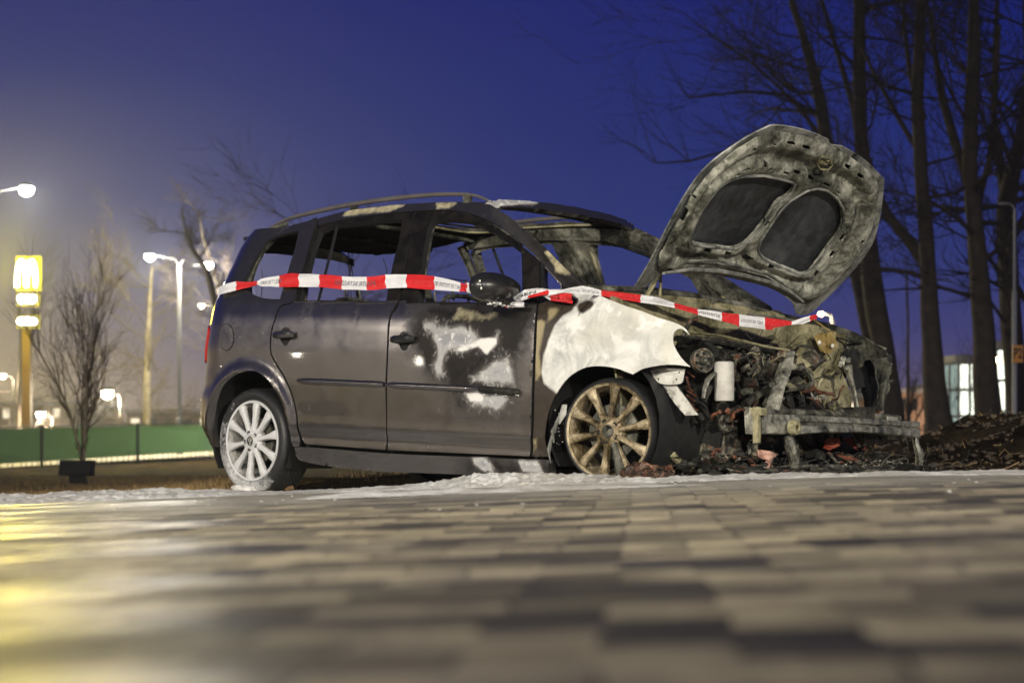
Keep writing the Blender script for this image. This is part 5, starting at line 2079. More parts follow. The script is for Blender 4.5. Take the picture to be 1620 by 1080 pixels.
def zone(r):
    x = r.uniform(2.55, 3.55)
    y = r.uniform(-.80, .95)
    hmax = .12 if x > 2.95 else .08
    if x > 3.30:
        hmax = .04
    return x, y, r.uniform(0, 1) ** 1.6 * hmax


pile('charred_debris', 850, zone, M['burntdark'], .02, .10, 'black charred debris fallen in a heap under the stripped nose of the car', 'debris', 21)
pile('ash_debris', 300, zone, M['engine'], .01, .06, 'grey and brown scraps mixed through the heap under the nose of the car', 'debris', 22)


def zone2(r):
    y = r.uniform(.15, .95)
    return 3.30 + r.uniform(-.05, .12), y, r.uniform(.015, .07)


pile('crushed_glass', 300, zone2, M['beam'], .004, .014, 'pale crumbs of glass and ash below the bumper beam', 'debris', 23, ('box', 'lump'))
DEB = [('orange_scrap', M['rust'], [(1160, 736), (1180, 739), (1196, 738), (1202, 744), (1180, 746), (1163, 742)], 3.30, .02, 'flat rust orange scrap below the gearbox'),
       ('pink_orange_scrap', burnt('salmon_rusted_sheet', (.20, .08, .05), (.44, .22, .16), (.62, .40, .32), bias=.05, scale=20), [(1201, 712), (1212, 711), (1234, 718), (1224, 724), (1220, 738), (1208, 741), (1212, 727), (1202, 722)], 3.28, .02, 'crumpled salmon coloured scrap left of the hanging bracket'),
       ('red_scrap', burnt('red_burnt_plastic', (.10, .012, .006), (.30, .045, .025), (.38, .10, .06), bias=.04, scale=12), [(1305, 708), (1314, 694), (1330, 692), (1338, 697), (1326, 706), (1312, 712)], 3.22, .02, 'bright red scrap under the middle of the bumper beam'),
       ('red_brown_scrap', burnt('dark_red_plastic', (.05, .010, .006), (.16, .03, .02), (.26, .07, .05), bias=.04, scale=12), [(1344, 693), (1372, 692), (1378, 708), (1360, 712), (1350, 704)], 3.20, .02, 'dark red scrap behind the far half of the bumper beam'),
       ('orange_strip', M['rust'], [(1376, 731), (1384, 732), (1391, 740), (1394, 752), (1389, 750), (1384, 740)], 3.34, .01, 'curved orange strip on the ground below the bumper beam'),
       ('ginger_strip', M['rust'], [(1326, 719), (1345, 721), (1356, 726), (1352, 730), (1336, 726)], 3.30, .01, 'thin ginger strip lying on the black debris')]
for nm, mt, pl, xx, th, lb in DEB:
    pts = [(lambda p: (p.y, p.z))(on_x(u, v, xx)) for u, v in pl]
    o = panel(nm, pts, lambda y, z, xx=xx: Vector((xx + .25 * (.2 - z) + .03 * fbm(y * 14, z * 14, 3), y, z)), mt, None, [], .012, .006)
    o.matrix_world = Matrix.Translation(CO) @ Matrix.Rotation(math.atan2(-sC, cC), 4, 'Z')
    tag(o, lb, 'scrap')
    o.name = 'burnt_scrap'


def thing_tube(nm, pts, r, mat, lab, cat, flat=None):
    mb = MB()
    mb.tube(pts, r, 8, flat=flat)
    for i, q in enumerate(mb.v):
        q = Vector(q)
        mb.v[i] = q + Vector((1, 1, 1)) * .004 * fbm(q.x * 30, q.y * 30, q.z * 30)
    o = mb.build(nm, mat, None, True)
    o.matrix_world = Matrix.Translation(CO) @ Matrix.Rotation(math.atan2(-sC, cC), 4, 'Z')
    tag(o, lab, cat)
    return o


thing_tube('fallen_crossbar', [on_x(u, v, 3.36) for u, v in [(1272, 737), (1300, 738), (1345, 739), (1375, 742)]], [.014, .022, .022, .014], M['beam'], 'grey burnt bar lying on the ground below the bumper beam', 'bar', .7)
thing_tube('fallen_crossbar', [on_x(u, v, 3.38) for u, v in [(1388, 743), (1420, 746), (1455, 747), (1475, 748)]], [.007, .009, .009, .006], M['burnt'], 'thin dark rod lying by the far end of the bumper beam', 'bar')
thing_tube('suspension_arm', [on_x(u, v, 2.98) for u, v in [(1063, 718), (1070, 727), (1080, 735), (1093, 738)]], [.016, .02, .022, .026], M['olive'], 'grey burnt suspension arm lying right of the front wheel', 'arm')
thing_tube('charred_post', [on_y(u, v, -.97) for u, v in [(971, 700), (975, 720), (981, 745), (986, 764)]], [.012, .018, .026, .03], M['burnt'], 'blistered grey strip leaning against the rim of the front wheel', 'strip')
# charred lump against the front wheel
mb = MB()
mb.sphere((0, 0, 0), 1, 40, 24)
pc_ = [on_y(990, 750, -.98), on_y(1010, 745, -.97), on_y(1040, 748, -.95), on_y(1060, 752, -.93)]
ctr = (pc_[0] + pc_[3]) / 2
dx_ = (pc_[3] - pc_[0]) * .56
nv_ = []
for q in mb.v:
    q = Vector(q)
    p = ctr + dx_ * q.x + Vector((0, 1, 0)) * q.y * .05 + Vector((0, 0, 1)) * q.z * .055
    r_ = fbm(p.x * 16, p.y * 16, p.z * 16) * .030 + abs(fbm(p.x * 45, p.y * 45, p.z * 45)) * .020
    nv_.append(tuple(p + q.normalized() * r_))
mb.v = nv_
o = mb.build('charred_lump', burnt('tar_and_rust', (.006, .005, .005), (.05, .03, .02), (.30, .16, .10), bias=-.02, scale=22, rust=.25, rough=.4), None, True)
o.matrix_world = Matrix.Translation(CO) @ Matrix.Rotation(math.atan2(-sC, cC), 4, 'Z')
tag(o, 'tarry black lump with an orange patch melted against the front wheel', 'lump')
# drooped black liner scrap in front of sill
mb = MB()
for k in range(5):
    a = on_y(893 - k * 5, 640 + k * 12, -.875)
    b = on_y(885 - k * 4 + rg.uniform(-3, 3), 668 + k * 16, -.88)
    mb.tube([a, (a + b) / 2 + Vector((rg.uniform(-.02, .02), -.01, 0)), b], [.016, .022, .010], 6, flat=.35)
o = mb.build('torn_liner', M['hoodedge'], car, True)

# ================================================================== BACKGROUND
def world_glow(name, P, r, col, strength, parent=None):
    mb = MB()
    mb.sphere((0, 0, 0), r, 14, 9)
    o = mb.build(name, emis('lit_' + name, col, strength), parent, True)
    o.location = P
    return o


def plight(P, power, col, r=.15, name='lamp_light', parent=None):
    d = bpy.data.lights.new(name, 'POINT')
    d.energy = power
    d.color = col
    d.shadow_soft_size = r
    o = bpy.data.objects.new(name, d)
    COL.objects.link(o)
    o.location = P
    if parent:
        o.parent = parent
    return o


M['lamppole'] = simple('weathered_lamp_pole', (.12, .12, .115), .5, .2, 4, .1, .05)
WARM = (1, .80, .52)
WHT = (1, .93, .78)


def lamp_post(name, base, heads, label, mat, rad=(.09, .05), group='street lamps', heads_arm=True, power=900, col=WHT, glow=60, hr=.16, cat='street lamp'):
    """base: world point; heads: list of world points; local coordinates = world minus base"""
    root = empty(name, base)
    tag(root, label, cat, group)
    b = Vector(base)
    top = max(h.z for h in heads) - b.z - .25
    mb = MB()
    sx_ = sum((h.x - b.x) for h in heads) / len(heads)
    mb.tube([(0, 0, -.3), (0, 0, 1.0), (0, 0, 1.02), (0, 0, top * .55), (0, 0, top)], [rad[0] * 1.35, rad[0] * 1.35, rad[0], (rad[0] + rad[1]) / 2, rad[1]], 12)
    mb.build('pole', mat, root, True)
    for h in heads:
        l = h - b
        mb = MB()
        d = Vector((l.x, l.y, 0))
        mb.tube([(0, 0, top - .02), Vector((l.x * .15, l.y * .15, top + .18 * 1)), Vector((l.x * .5, l.y * .5, l.z - .02)), Vector((l.x * .9, l.y * .9, l.z + .06))], [rad[1] * .8, rad[1] * .55, rad[1] * .4, rad[1] * .35], 8)
        mb.build('arm', mat, root, True)
        mb = MB()
        mb.sphere(l + Vector((0, 0, hr * .6)), (hr * 1.15, hr * 1.0, hr * .5), 12, 7)
        hd = mb.build('lamp_head', mat, root, True)
        mb = MB()
        mb.sphere(l, (hr * 1.1, hr * 1.0, hr * .95), 12, 8)
        lens = mb.build('lens', emis('lit_lens', col, glow * 1.5), hd, True)
        if power:
            plight(l - Vector((0, 0, hr * 1.2)), power, col, .12, 'lamp_light', root)
    return root


# twin headed lamp
P = at(283.5, 672, 60)
lamp_post('street_lamp', (P.x, 60, P.z - .8), [at(237, 406, 60), at(329, 419, 60)], 'tall white street lamp with two arms rising behind the green fence', M['lamppole'], (.075, .05), power=2800, glow=45, hr=.15)
P = at(-30, 640, 50)
lamp_post('street_lamp', (P.x, 50, .2), [at(42, 300, 50)], 'high bright street lamp reaching in from the left edge above the yellow sign', M['lamppole'], (.1, .06), power=2200, glow=60, hr=.18)
for (u, v, Y, pw, r_, lab, c) in ((170, 622, 85, 5000, .27, 'brightest low street lamp, behind the twigs of the small tree', WARM),
                                  (65, 655, 95, 2600, .22, 'low warm street lamp right above the fence near the sign pole', WARM),
                                  (4, 594, 95, 1500, .16, 'small warm street lamp at the very left edge', WARM),
                                  (319, 483, 80, 900, .11, 'small high lamp beside the tail of the car under the twin lamp', WARM)):
    h = at(u, v, Y)
    z0 = terrain(h.x, Y)
    lamp_post('street_lamp', (h.x + .6, Y, z0), [h], lab, M['lamppole'], (.07, .05), power=pw, glow=40, hr=r_, col=c)
# lamp head on bracket at the right, far away
h = at(1573, 568, 52)
lamp_post('street_lamp', (h.x + .5, 52, 0.6), [h], 'small orange glowing lamp in front of the lit glass stair tower', M['greypole'], (.07, .05), power=250, glow=30, hr=.13, col=(1, .72, .38))
h = at(1299, 496, 75)
lamp_post('street_lamp', (at(1317, 600, 75).x, 75, 0.6), [h], 'small lit lamp and pale pole just above the far wing of the car', M['pale'], (.10, .08), power=120, glow=30, hr=.10, col=WARM)

# added row of unseen lamps at the left, for the side of the car to reflect
for i, (x, y, z) in enumerate(((-52, 7.2, 4.6), (-60, 11.5, 5.4), (-48, 3.0, 5.0), (-70, 16.0, 6.4), (-38, -2.0, 6.0))):
    lamp_post('street_lamp', (x, y - .8, gz(x) - .1), [Vector((x, y, z))], ['nearest', 'second', 'third', 'fourth', 'fifth'][i] + ' added unseen lamp far to the left, for the car to reflect', M['lamppole'], (.07, .05),
              power=55, glow=60, hr=.11)

# unlit lamp post with the bay sign
P = at(1605, 650, 30)
post = empty('lamp_post', (P.x, 30, P.z - .6))
tag(post, 'slim grey unlit lamp post with an orange P2 sign at the right edge', 'street lamp')
top = at(1604.5, 331, 30).z - (P.z - .6)
mid = at(1604.5, 462, 30).z - (P.z - .6)
mb = MB()
mb.tube([(0, 0, 0), (0, 0, mid), (0, 0, mid + .03), (0, 0, top)], [.046, .042, .026, .020], 10)
mb.build('pole', M['greypole'], post, True)
mb = MB()
mb.tube([(0, 0, top), (-.03, 0, top + .06), (-.10, 0, top + .10)], .016, 6)
mb.sphere((-.17, 0, top + .09), (.11, .06, .028), 12, 7)
mb.build('lamp_head', M['greypole'], post, True)
sg = at(1610, 559.5, 29.9)
mb = MB()
wz_ = 16.5 / FPX * 30
mb.box((sg.x - P.x, -.10, sg.z - (P.z - .6)), (wz_, .012, 27 / FPX * 30))
sign = mb.build('bay_sign', simple('orange_sign_face', (.62, .27, .045), .4, 0, 4, .1, 0), post, False)


def text_mesh(s, size, mat, parent, loc, name='lettering', squeeze=1.0, bold=.0, depth=.002):
    cu = bpy.data.curves.new('lettering', 'FONT')
    cu.body = s
    cu.size = size
    cu.align_x = 'CENTER'
    cu.align_y = 'CENTER'
    cu.extrude = depth
    cu.offset = bold
    tmp = bpy.data.objects.new('lettering', cu)
    COL.objects.link(tmp)
    dg = bpy.context.evaluated_depsgraph_get()
    me = bpy.data.meshes.new_from_object(tmp.evaluated_get(dg))
    bpy.data.objects.remove(tmp)
    Rm = Matrix.Rotation(R(90), 4, 'X') @ Matrix.Diagonal((squeeze, 1, 1, 1))
    me.transform(Matrix.Translation(loc) @ Rm)
    return link(name, me, mat, parent, False)


text_mesh('P2', .235, M['inkb'], sign, (sg.x - P.x, -.112, sg.z - (P.z - .6)), squeeze=.62, bold=.006)

# illuminated advertising pylon
Yp = 75
pb = at(42, 668, Yp)
py = empty('advertising_pylon', (pb.x, Yp, pb.z - .8))
tag(py, 'tall pole sign with a glowing yellow double arch above two glowing white panels', 'sign')
def pl(u, v, dy=0):
    q = at(u, v, Yp)
    return Vector((q.x - pb.x, dy, q.z - (pb.z - .8)))
mb = MB()
a_, b_ = pl(42, 520), pl(42, 668)
mb.box(((a_.x + b_.x) / 2, .1, (a_.z) / 2), (13 / FPX * Yp, .35, a_.z))
mb.build('pole', simple('tan_pole', (.040, .014, .010), .6, 0, 3, .1, 0), py, False)
mb = MB()
c_ = pl(46, 432)
mb.box(c_ + Vector((-2 / FPX * Yp, .16, 0)), (38 / FPX * Yp, .25, 54 / FPX * Yp))
bx = mb.build('yellow_sign_box', emis('lit_yellow_box', (1, .80, .01), 1.7), py, False)
mb = MB()
kx = 1 / FPX * Yp
for cxm in (-7.5, 7.5):
    pts = [(c_.x - 4 * kx + (cxm + 7.2 * math.cos(t)) * kx, -.04, c_.z + (-22 + 41 * math.sin(t) ** .8 * 1.0) * kx) for t in [math.pi * k / 14 for k in range(15)]]
    mb.tube(pts, 3.3 * kx, 8)
mb.build('double_arch', emis('lit_arch', (1, .93, .40), 30), bx, True)
for (u, v, w, h_, ) in ((43, 473, 30, 17), (43, 508, 31, 14)):
    c2_ = pl(u, v)
    mb = MB()
    mb.box(pl(44, v + 1) + Vector((0, .16, 0)), (38 * kx, .25, 22 * kx))
    bxx = mb.build('sign_box', simple('sign_box_paint', (.035, .037, .05), .5), py, False)
    mb = MB()
    for k in range(3):
        mb.sphere(c2_ + Vector(((k - 1) * w * kx * .3, -.02, 0)), (w * kx * .21, .08, h_ * kx * .42), 12, 8)
    mb.build('lit_lettering', emis('lit_white_sign', (.93, .96, 1), 16), bxx, True)
plight(pl(42, 435, -5.5) + Vector((pb.x, Yp, pb.z - .8)), 9500, (1, .78, .02), .8)  # point light added before the sign for its halo and paving reflection

# ---- green windbreak fence
def netmat():
    m, nt, b = newmat('green_windbreak_net')
    n1 = noi(nt, .8, 4)
    c = mixc(nt, ramp(nt, n1, [(.35, 0), (.65, 1)]), (.045, .115, .065), (.085, .19, .11))
    wv_ = nd(nt, 'ShaderNodeTexWave', {'Scale': 7.0, 'Distortion': 1.0, 'Detail': 2})
    nt.links.new(nd(nt, 'ShaderNodeTexCoord').outputs['Object'], wv_.inputs['Vector'])
    c = mixc(nt, mth(nt, 'MULTIPLY', wv_.outputs['Fac'], .15), c, (.08, .2, .1))
    nt.links.new(c, b.inputs['Base Color'])
    b.inputs['Roughness'].default_value = .8
    tr_ = nd(nt, 'ShaderNodeBsdfTranslucent', {0: (.10, .21, .13, 1)})
    mx = nt.nodes.new('ShaderNodeMixShader')
    mx.inputs[0].default_value = .55
    nt.links.new(b.outputs[0], mx.inputs[1])
    nt.links.new(tr_.outputs[0], mx.inputs[2])
    nt.links.new(mx.outputs[0], nt.nodes['Material Output'].inputs[0])
    return m


A_t, A_b, YA = (-120, 678), (-120, 748), 45
B_t, B_b, YB = (420, 667), (420, 716), 63
fence = empty('windbreak_fence', (0, 0, 0))
tag(fence, 'long chain link fence hung with green windbreak netting above a strip of pale lit pavement', 'fence')


def fpt(t, top):
    a = at(*(A_t if top else A_b), YA)
    b = at(*(B_t if top else B_b), YB)
    return a.lerp(b, t)


def f_u(u):
    """parameter where the fence crosses image column u"""
    lo_, hi_ = 0, 1
    for _ in range(30):
        m_2 = (lo_ + hi_) / 2
        q = fpt(m_2, True)
        if CX + FPX * q.x / q.y < u:
            lo_ = m_2
        else:
            hi_ = m_2
    return lo_


fn_ = (fpt(1, True) - fpt(0, True)).normalized()
fd = Vector((fn_.y, -fn_.x, 0))
us = [-88, 63, 215, 362]
edges = [0] + [f_u(u) for u in us] + [1]
for i in range(len(edges) - 1):
    t0, t1 = edges[i], edges[i + 1]
    vs, fs = [], []
    n = 14
    for k in range(n + 1):
        t = t0 + (t1 - t0) * k / n
        a, b = fpt(t, True), fpt(t, False)
        sag = .05 * math.sin(math.pi * k / n)
        off = fd * (.05 * math.sin(math.pi * k / n) + .02 * fbm(t * 30, 0))
        vs += [tuple(a + off + Vector((0, 0, -.03 - sag * .5))), tuple((a + b) / 2 + off * 1.6), tuple(b + off + Vector((0, 0, .11 + .07 * t)))]
    for k in range(n):
        for r_ in (0, 1):
            q = 3 * k + r_
            fs.append((q, q + 3, q + 4, q + 1))
    me = bpy.data.meshes.new('netting')
    me.from_pydata(vs, [], fs)
    if i == 0:
        M['net'] = netmat()
    o = link('netting', me, M['net'], fence, True)
M['fencepost'] = simple('dark_green_post', (.012, .03, .02), .5)
for t in edges[1:-1]:
    a, b = fpt(t, True), fpt(t, False)
    mb = MB()
    mb.tube([b - Vector((0, 0, .5)) - fd * -.06, a + fd * .06 + Vector((0, 0, .05))], .05, 8)
    mb.build('fence_post', M['fencepost'], fence, True)
mb = MB()
mb.tube([fpt(0, True), fpt(.5, True), fpt(1, True)], .022, 6)
mb.build('top_rail', M['fencepost'], fence, True)
mb = MB()
for k in range(64):
    t = (k + rnd.uniform(-.2, .2)) / 64
    b = fpt(max(0, t), False)
    mb.tube([b - Vector((0, 0, .2)), b + Vector((rnd.uniform(-.03, .03), 0, .30))], .012, 4)
tag(mb.build('mesh_foot', M['fencepost'], fence, True), kind='stuff')
# pale lit pavement behind the fence, glimpsed under the netting
vs, fs = [], []
for k in range(21):
    b = fpt(k / 20, False)
    for j, (dd, dz) in enumerate(((.15, .02), (3, .10), (9, .36))):
        vs.append(tuple(b - fd * -0 + Vector((-fd.x, -fd.y, 0)) * (-dd if fd.y > 0 else dd) + Vector((0, 0, dz))))
for k in range(20):
    for j in (0, 1):
        q = 3 * k + j
        fs.append((q, q + 1, q + 4, q + 3))
me = bpy.data.meshes.new('pavement')
me.from_pydata(vs, [], fs)
tag(link('pavement', me, simple('pale_concrete', (.45, .40, .30), .8, 0, 2, .15, .2), None, False), kind='structure')
plight(at(200, 705, 42) + Vector((0, 0, .6)), 0, WARM)
# reflectors of lamps glimpsed through the net
for u, v in ((97, 691), (218, 691)):
    pass

# ---- trees
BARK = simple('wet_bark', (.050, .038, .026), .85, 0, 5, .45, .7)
BARKL = simple('lit_bark', (.26, .22, .13), .85, 0, 5, .4, .5)  # paler copy of the bark, yellow lamplight put into its colour
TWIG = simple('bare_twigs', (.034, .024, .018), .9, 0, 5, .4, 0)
TWIGL = simple('lit_twigs', (.11, .085, .05), .9, 0, 5, .4, 0)  # paler copy of the twigs, lamplight put into the colour


def grow(mb, p, d, length, rad, depth, r, up=.15, spread=.6, curl=.25, sides=5, minr=.004, kids=(2, 4)):
    pts, rads = [p], [rad]
    n = 5 if depth > 1 else 4
    q, dd = Vector(p), Vector(d)
    dirs = [dd.copy()]
    for i in range(n):
        dd = (dd + Vector((r.gauss(0, curl), r.gauss(0, curl), r.gauss(0, curl) + up * .4))).normalized()
        q = q + dd * length / n
        pts.append(q.copy())
        rads.append(max(minr * .6, rad * (1 - .72 * (i + 1) / n)))
        dirs.append(dd.copy())
    mb.tube(pts, rads, sides if depth > 1 else 3, cap=False)
    if depth <= 0:
        return
    for k in range(r.randint(*kids)):
        i = r.randint(1, n)
        base = pts[i]
        a = dirs[i]
        s_ = Vector((r.gauss(0, 1), r.gauss(0, 1), r.gauss(0, .8)))
        s_ -= a * s_.dot(a)
        s_.normalize()
        nd_ = (a + s_ * spread * r.uniform(.6, 1.4)).normalized()
        grow(mb, base, nd_, length * r.uniform(.45, .78), max(minr, rads[i] * .72), depth - 1, r, up, spread, curl, sides, minr, kids)


def big_tree(path, label, seed, Y, nb, cone, side=0, group='large bare trees at the right', extra=(), ls=1.0):
    """path: (u, v, width px) down the trunk, at distance Y"""
    r = random.Random(seed)
    P = [at(u, v, Y) for u, v, w in path]
    Rr = [w / 2 / FPX * Y for u, v, w in path]
    base = Vector((P[0].x, Y, terrain(P[0].x, Y)))
    root = empty('bare_tree', base)
    tag(root, label, 'tree', group)
    P = [q - base for q in P]
    pts, rr = [P[0] + Vector((0, 0, -.6))] + P, [Rr[0] * 1.25] + Rr
    mb = MB()
    # smooth it
    sm, sr = [], []
    for i in range(len(pts) - 1):
        for k in range(4):
            t = k / 4
            p0, p1, p2, p3 = pts[max(0, i - 1)], pts[i], pts[i + 1], pts[min(len(pts) - 1, i + 2)]
            sm.append(.5 * (2 * p1 + (p2 - p0) * t + (2 * p0 - 5 * p1 + 4 * p2 - p3) * t * t + (3 * p1 - p0 - 3 * p2 + p3) * t ** 3))
            sr.append(rr[i] * (1 - t) + rr[i + 1] * t)
    sm.append(pts[-1]); sr.append(rr[-1])
    mb.tube(sm, sr, 12)
    for i, q in enumerate(mb.v):
        q = Vector(q)
        mb.v[i] = tuple(q + Vector((fbm(q.x * 2, q.y * 2, q.z * .7), fbm(q.x * 2, q.y * 2, q.z * .7 + 9), 0)) * .035)
    for ex in extra:
        E_ = [at(u, v, Y + .3) - base for u, v, w in ex]
        mb.tube(E_, [w / 2 / FPX * Y for u, v, w in ex], 8)
    mb.build('trunk', BARK, root, True)
    mb = MB()
    H1 = len(sm) - 1
    for k in range(nb):
        t = r.uniform(cone[0], cone[1])
        j = min(H1 - 1, int(t * H1))
        p = sm[j]
        az_ = r.uniform(0, 2 * math.pi)
        dx = math.cos(az_) + side * r.random() * 1.4
        d = Vector((dx, math.sin(az_) * .7, r.uniform(-.1, .75))).normalized()
        grow(mb, p, d, ls * r.uniform(1.4, 3.4), max(.025, sr[j] * r.uniform(.18, .36)), 3, r, up=.14, spread=.65, curl=.15, sides=5, minr=.0055, kids=(3, 6))
    for ex in extra:
        for q in ex[1:]:
            p = at(q[0], q[1], Y + .3) - base
            for _ in range(3):
                grow(mb, p, Vector((r.uniform(-1, .2), r.uniform(-.5, .5), r.uniform(.0, .9))).normalized(), r.uniform(.8, 1.8), .013, 2, r, minr=.0045, curl=.15)
    mb.build('crown', TWIG, root, False)
    return root


big_tree([(1413, 655, 36), (1400, 560, 33), (1378, 440, 34), (1367, 300, 24), (1362, 200, 22), (1360, 90, 20), (1358, -20, 18), (1350, -200, 12)], 'second large bare tree from the left, rising straight behind the open bonnet', 31, 36, 12, (.45, .98), -.4,
         extra=[[(1372, 330, 12), (1350, 170, 10), (1318, 60, 8), (1290, -30, 6)]])
big_tree([(1393, 610, 22), (1350, 420, 22), (1318, 290, 22), (1304, 200, 20), (1290, 130, 17), (1272, 60, 14), (1250, -10, 11), (1235, -150, 8)], 'leftmost large bare tree, leaning left above the open bonnet', 32, 40, 16, (.5, .98), -1.1,
         extra=[[(1303, 190, 9), (1240, 150, 7), (1180, 145, 5), (1090, 155, 3)], [(1310, 230, 9), (1255, 160, 6), (1190, 100, 4), (1130, 60, 3)], [(1330, 290, 7), (1180, 230, 5), (1090, 255, 4), (1040, 258, 2.5)]])
big_tree([(1490, 700, 48), (1482, 640, 40), (1474, 540, 31), (1468, 440, 26), (1462, 340, 24), (1456, 240, 22), (1452, 150, 20), (1455, 50, 17), (1458, -60, 13), (1455, -200, 9)], 'thick bare tree standing left of the glass stair tower', 33, 33, 15, (.35, .97), -.2,
         extra=[[(1468, 420, 20), (1440, 385, 18), (1405, 340, 15), (1385, 300, 11), (1375, 250, 8)], [(1462, 190, 12), (1440, 120, 9), (1430, 40, 7), (1428, -40, 5)], [(1456, 245, 10), (1420, 185, 8), (1385, 120, 7), (1360, 70, 5)]])
big_tree([(1566, 680, 46), (1560, 600, 40), (1556, 520, 35), (1547, 420, 30), (1540, 330, 27), (1535, 250, 25), (1538, 150, 22), (1540, 50, 20), (1540, -60, 15), (1535, -200, 10)], 'thick bare tree standing between the lit windows of the glass stair tower', 34, 33, 15, (.33, .97), .1,
         extra=[[(1538, 300, 18), (1512, 230, 16), (1492, 160, 14), (1480, 90, 10), (1470, 20, 7)], [(1545, 330, 12), (1566, 250, 10), (1575, 150, 9), (1580, 40, 7)]])
big_tree([(1616, 690, 40), (1606, 580, 34), (1596, 460, 32), (1592, 340, 32), (1597, 300, 30), (1610, 240, 22), (1624, 150, 18), (1640, 0, 12)], 'dark bare tree directly behind the lamp post with the P2 sign', 35, 38, 14, (.3, .95), .0,
         extra=[[(1594, 330, 22), (1582, 260, 16), (1572, 180, 12), (1575, 60, 9), (1580, -40, 6)]])
big_tree([(1660, 700, 44), (1655, 500, 36), (1645, 300, 28), (1630, 100, 22), (1625, -100, 14)], 'bare tree whose limbs reach in from beyond the right edge', 36, 34, 14, (.3, .95), -.6)


def shrub(loc_u, loc_v, Y, stems, label, seed, mat, twig, h, spreadx, name='bare_shrub', cat='tree', r0=.02, depth=3, kids=(3, 5), minr=.0035, stemdir=.35):
    r = random.Random(seed)
    b = at(loc_u, loc_v, Y)
    root = empty(name, b)
    tag(root, label, cat)
    mb, mc_ = MB(), MB()
    for k in range(stems):
        d = Vector((r.gauss(0, stemdir) * spreadx, r.gauss(0, stemdir), 1)).normalized()
        p = Vector((r.gauss(0, .05), r.gauss(0, .05), -.1))
        L_ = h * r.uniform(.55, .8)
        pts = [p]
        dd = d.copy()
        n = 7
        for i in range(n):
            dd = (dd + Vector((r.gauss(0, .07), r.gauss(0, .07), .03))).normalized()
            pts.append(pts[-1] + dd * L_ / n)
        rr = [r0 * (1 - .7 * i / n) for i in range(n + 1)]
        mb.tube(pts, rr, 6)
        for i in range(1, n + 1):
            for _ in range(2 if i < n else 3):
                s_ = Vector((r.gauss(0, 1), r.gauss(0, 1), r.uniform(.2, 1.2))).normalized()
                grow(mc_, pts[i], (dd + s_ * (.8 if i > 2 else .55)).normalized(), h * r.uniform(.16, .34) * (1 if i > 1 else .2), rr[i] * .6, depth - 1, r, up=.25, spread=.5, curl=.12, sides=4, minr=minr, kids=kids)
    mb.build('trunk', mat, root, True)
    mc_.build('crown', twig, root, False)
    return root


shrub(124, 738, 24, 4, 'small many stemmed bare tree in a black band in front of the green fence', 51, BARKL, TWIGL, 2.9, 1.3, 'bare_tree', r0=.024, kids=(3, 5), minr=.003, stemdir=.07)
mb = MB()
mb.box((0, 0, 0), (50 / FPX * 24, .25, 22 / FPX * 24), None, .02)
mb.box((.0, .0, -.14), (.22, .16, .12), None, .02)
o = mb.build('tree_band', simple('black_rubber_band', (.010, .010, .009), .8, 0, 8, .3, .3), None, False)
o.location = at(123, 740, 23.8)
tag(o, 'black rubber band wrapped around the foot of the small tree', 'band')
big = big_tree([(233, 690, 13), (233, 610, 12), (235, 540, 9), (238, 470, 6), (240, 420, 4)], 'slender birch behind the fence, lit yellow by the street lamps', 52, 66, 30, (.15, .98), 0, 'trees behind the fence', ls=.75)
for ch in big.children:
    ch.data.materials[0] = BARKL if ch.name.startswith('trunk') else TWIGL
tt = big_tree([(352, 520, 12), (338, 470, 11), (325, 425, 9), (305, 395, 7), (292, 360, 5), (286, 330, 3)], 'bare tree leaning out behind the tail of the car beside the twin lamp', 53, 52, 14, (.15, .9), -.1, 'trees behind the fence', ls=.32)
big_tree([(352, 560, 8), (350, 480, 7), (335, 420, 5), (320, 370, 4), (315, 330, 2)], 'thin upright bare tree right behind the tail lamp of the car', 54, 62, 12, (.2, .98), -.3, 'trees behind the fence', ls=.5)
big_tree([(28, 700, 8), (30, 620, 7), (33, 540, 5), (30, 470, 4)], 'faint thin bare tree behind the pole of the yellow sign', 55, 95, 14, (.2, .98), 0, 'trees behind the fence')
big_tree([(1437, 700, 7), (1436, 600, 6), (1436, 520, 5), (1434, 430, 3)], 'thin young bare tree in front of the orange lit building', 56, 50, 10, (.05, .35), 0, 'young trees at the right')
o = shrub(1437, 672, 49, 7, 'low fan shaped bare bush in front of the orange lit building', 57, BARK, TWIG, 1.7, 1.6, 'bare_bush', 'bush', r0=.03, minr=.006, stemdir=.4, kids=(1, 3))
big_tree([(548, 480, 3), (554, 430, 3), (551, 400, 2)], 'thin bare sapling seen through the rear door window', 58, 45, 3, (.3, .95), 0, 'young trees behind the car')

# ---- buildings
def box_building(name, label, u0, v0, u1, v1, Y, depth, mat, parts):
    a, b = at(u0, v1, Y), at(u1, v0, Y)
    root = empty(name, ((a.x + b.x) / 2, Y + depth / 2, a.z))
    tag(root, label, 'building')
    w_, h_ = b.x - a.x, b.z - a.z
    mb = MB()
    mb.box((0, 0, h_ / 2 - 1), (w_, depth, h_ + 2))
    mb.build('wall', mat, root, False)
    mb = MB()
    mb.box((0, 0, h_ + .11), (w_ + .3, depth + .3, .2))
    mb.build('roof', M['greypole'], root, False)
    parts(root, w_, h_, depth)
    return root


warmwall = emis('floodlit_brick', (1, .55, .30), .28)
warmwall.node_tree.nodes['Principled BSDF'].inputs['Base Color'].default_value = (.45, .3, .2, 1)


def wins(n, rows, lit):
    def f(root, w_, h_, d):
        for r_ in range(rows):
            for k in range(n):
                mb = MB()
                mb.box((-w_ / 2 + w_ * (k + .5) / n, -d / 2 - .02, h_ * (r_ + .55) / rows), (w_ / n * .5, .06, h_ / rows * .5))
                mb.build('window', lit if (k * 7 + r_ * 3) % 4 == 0 else M['burntdark'], root, False)
    return f


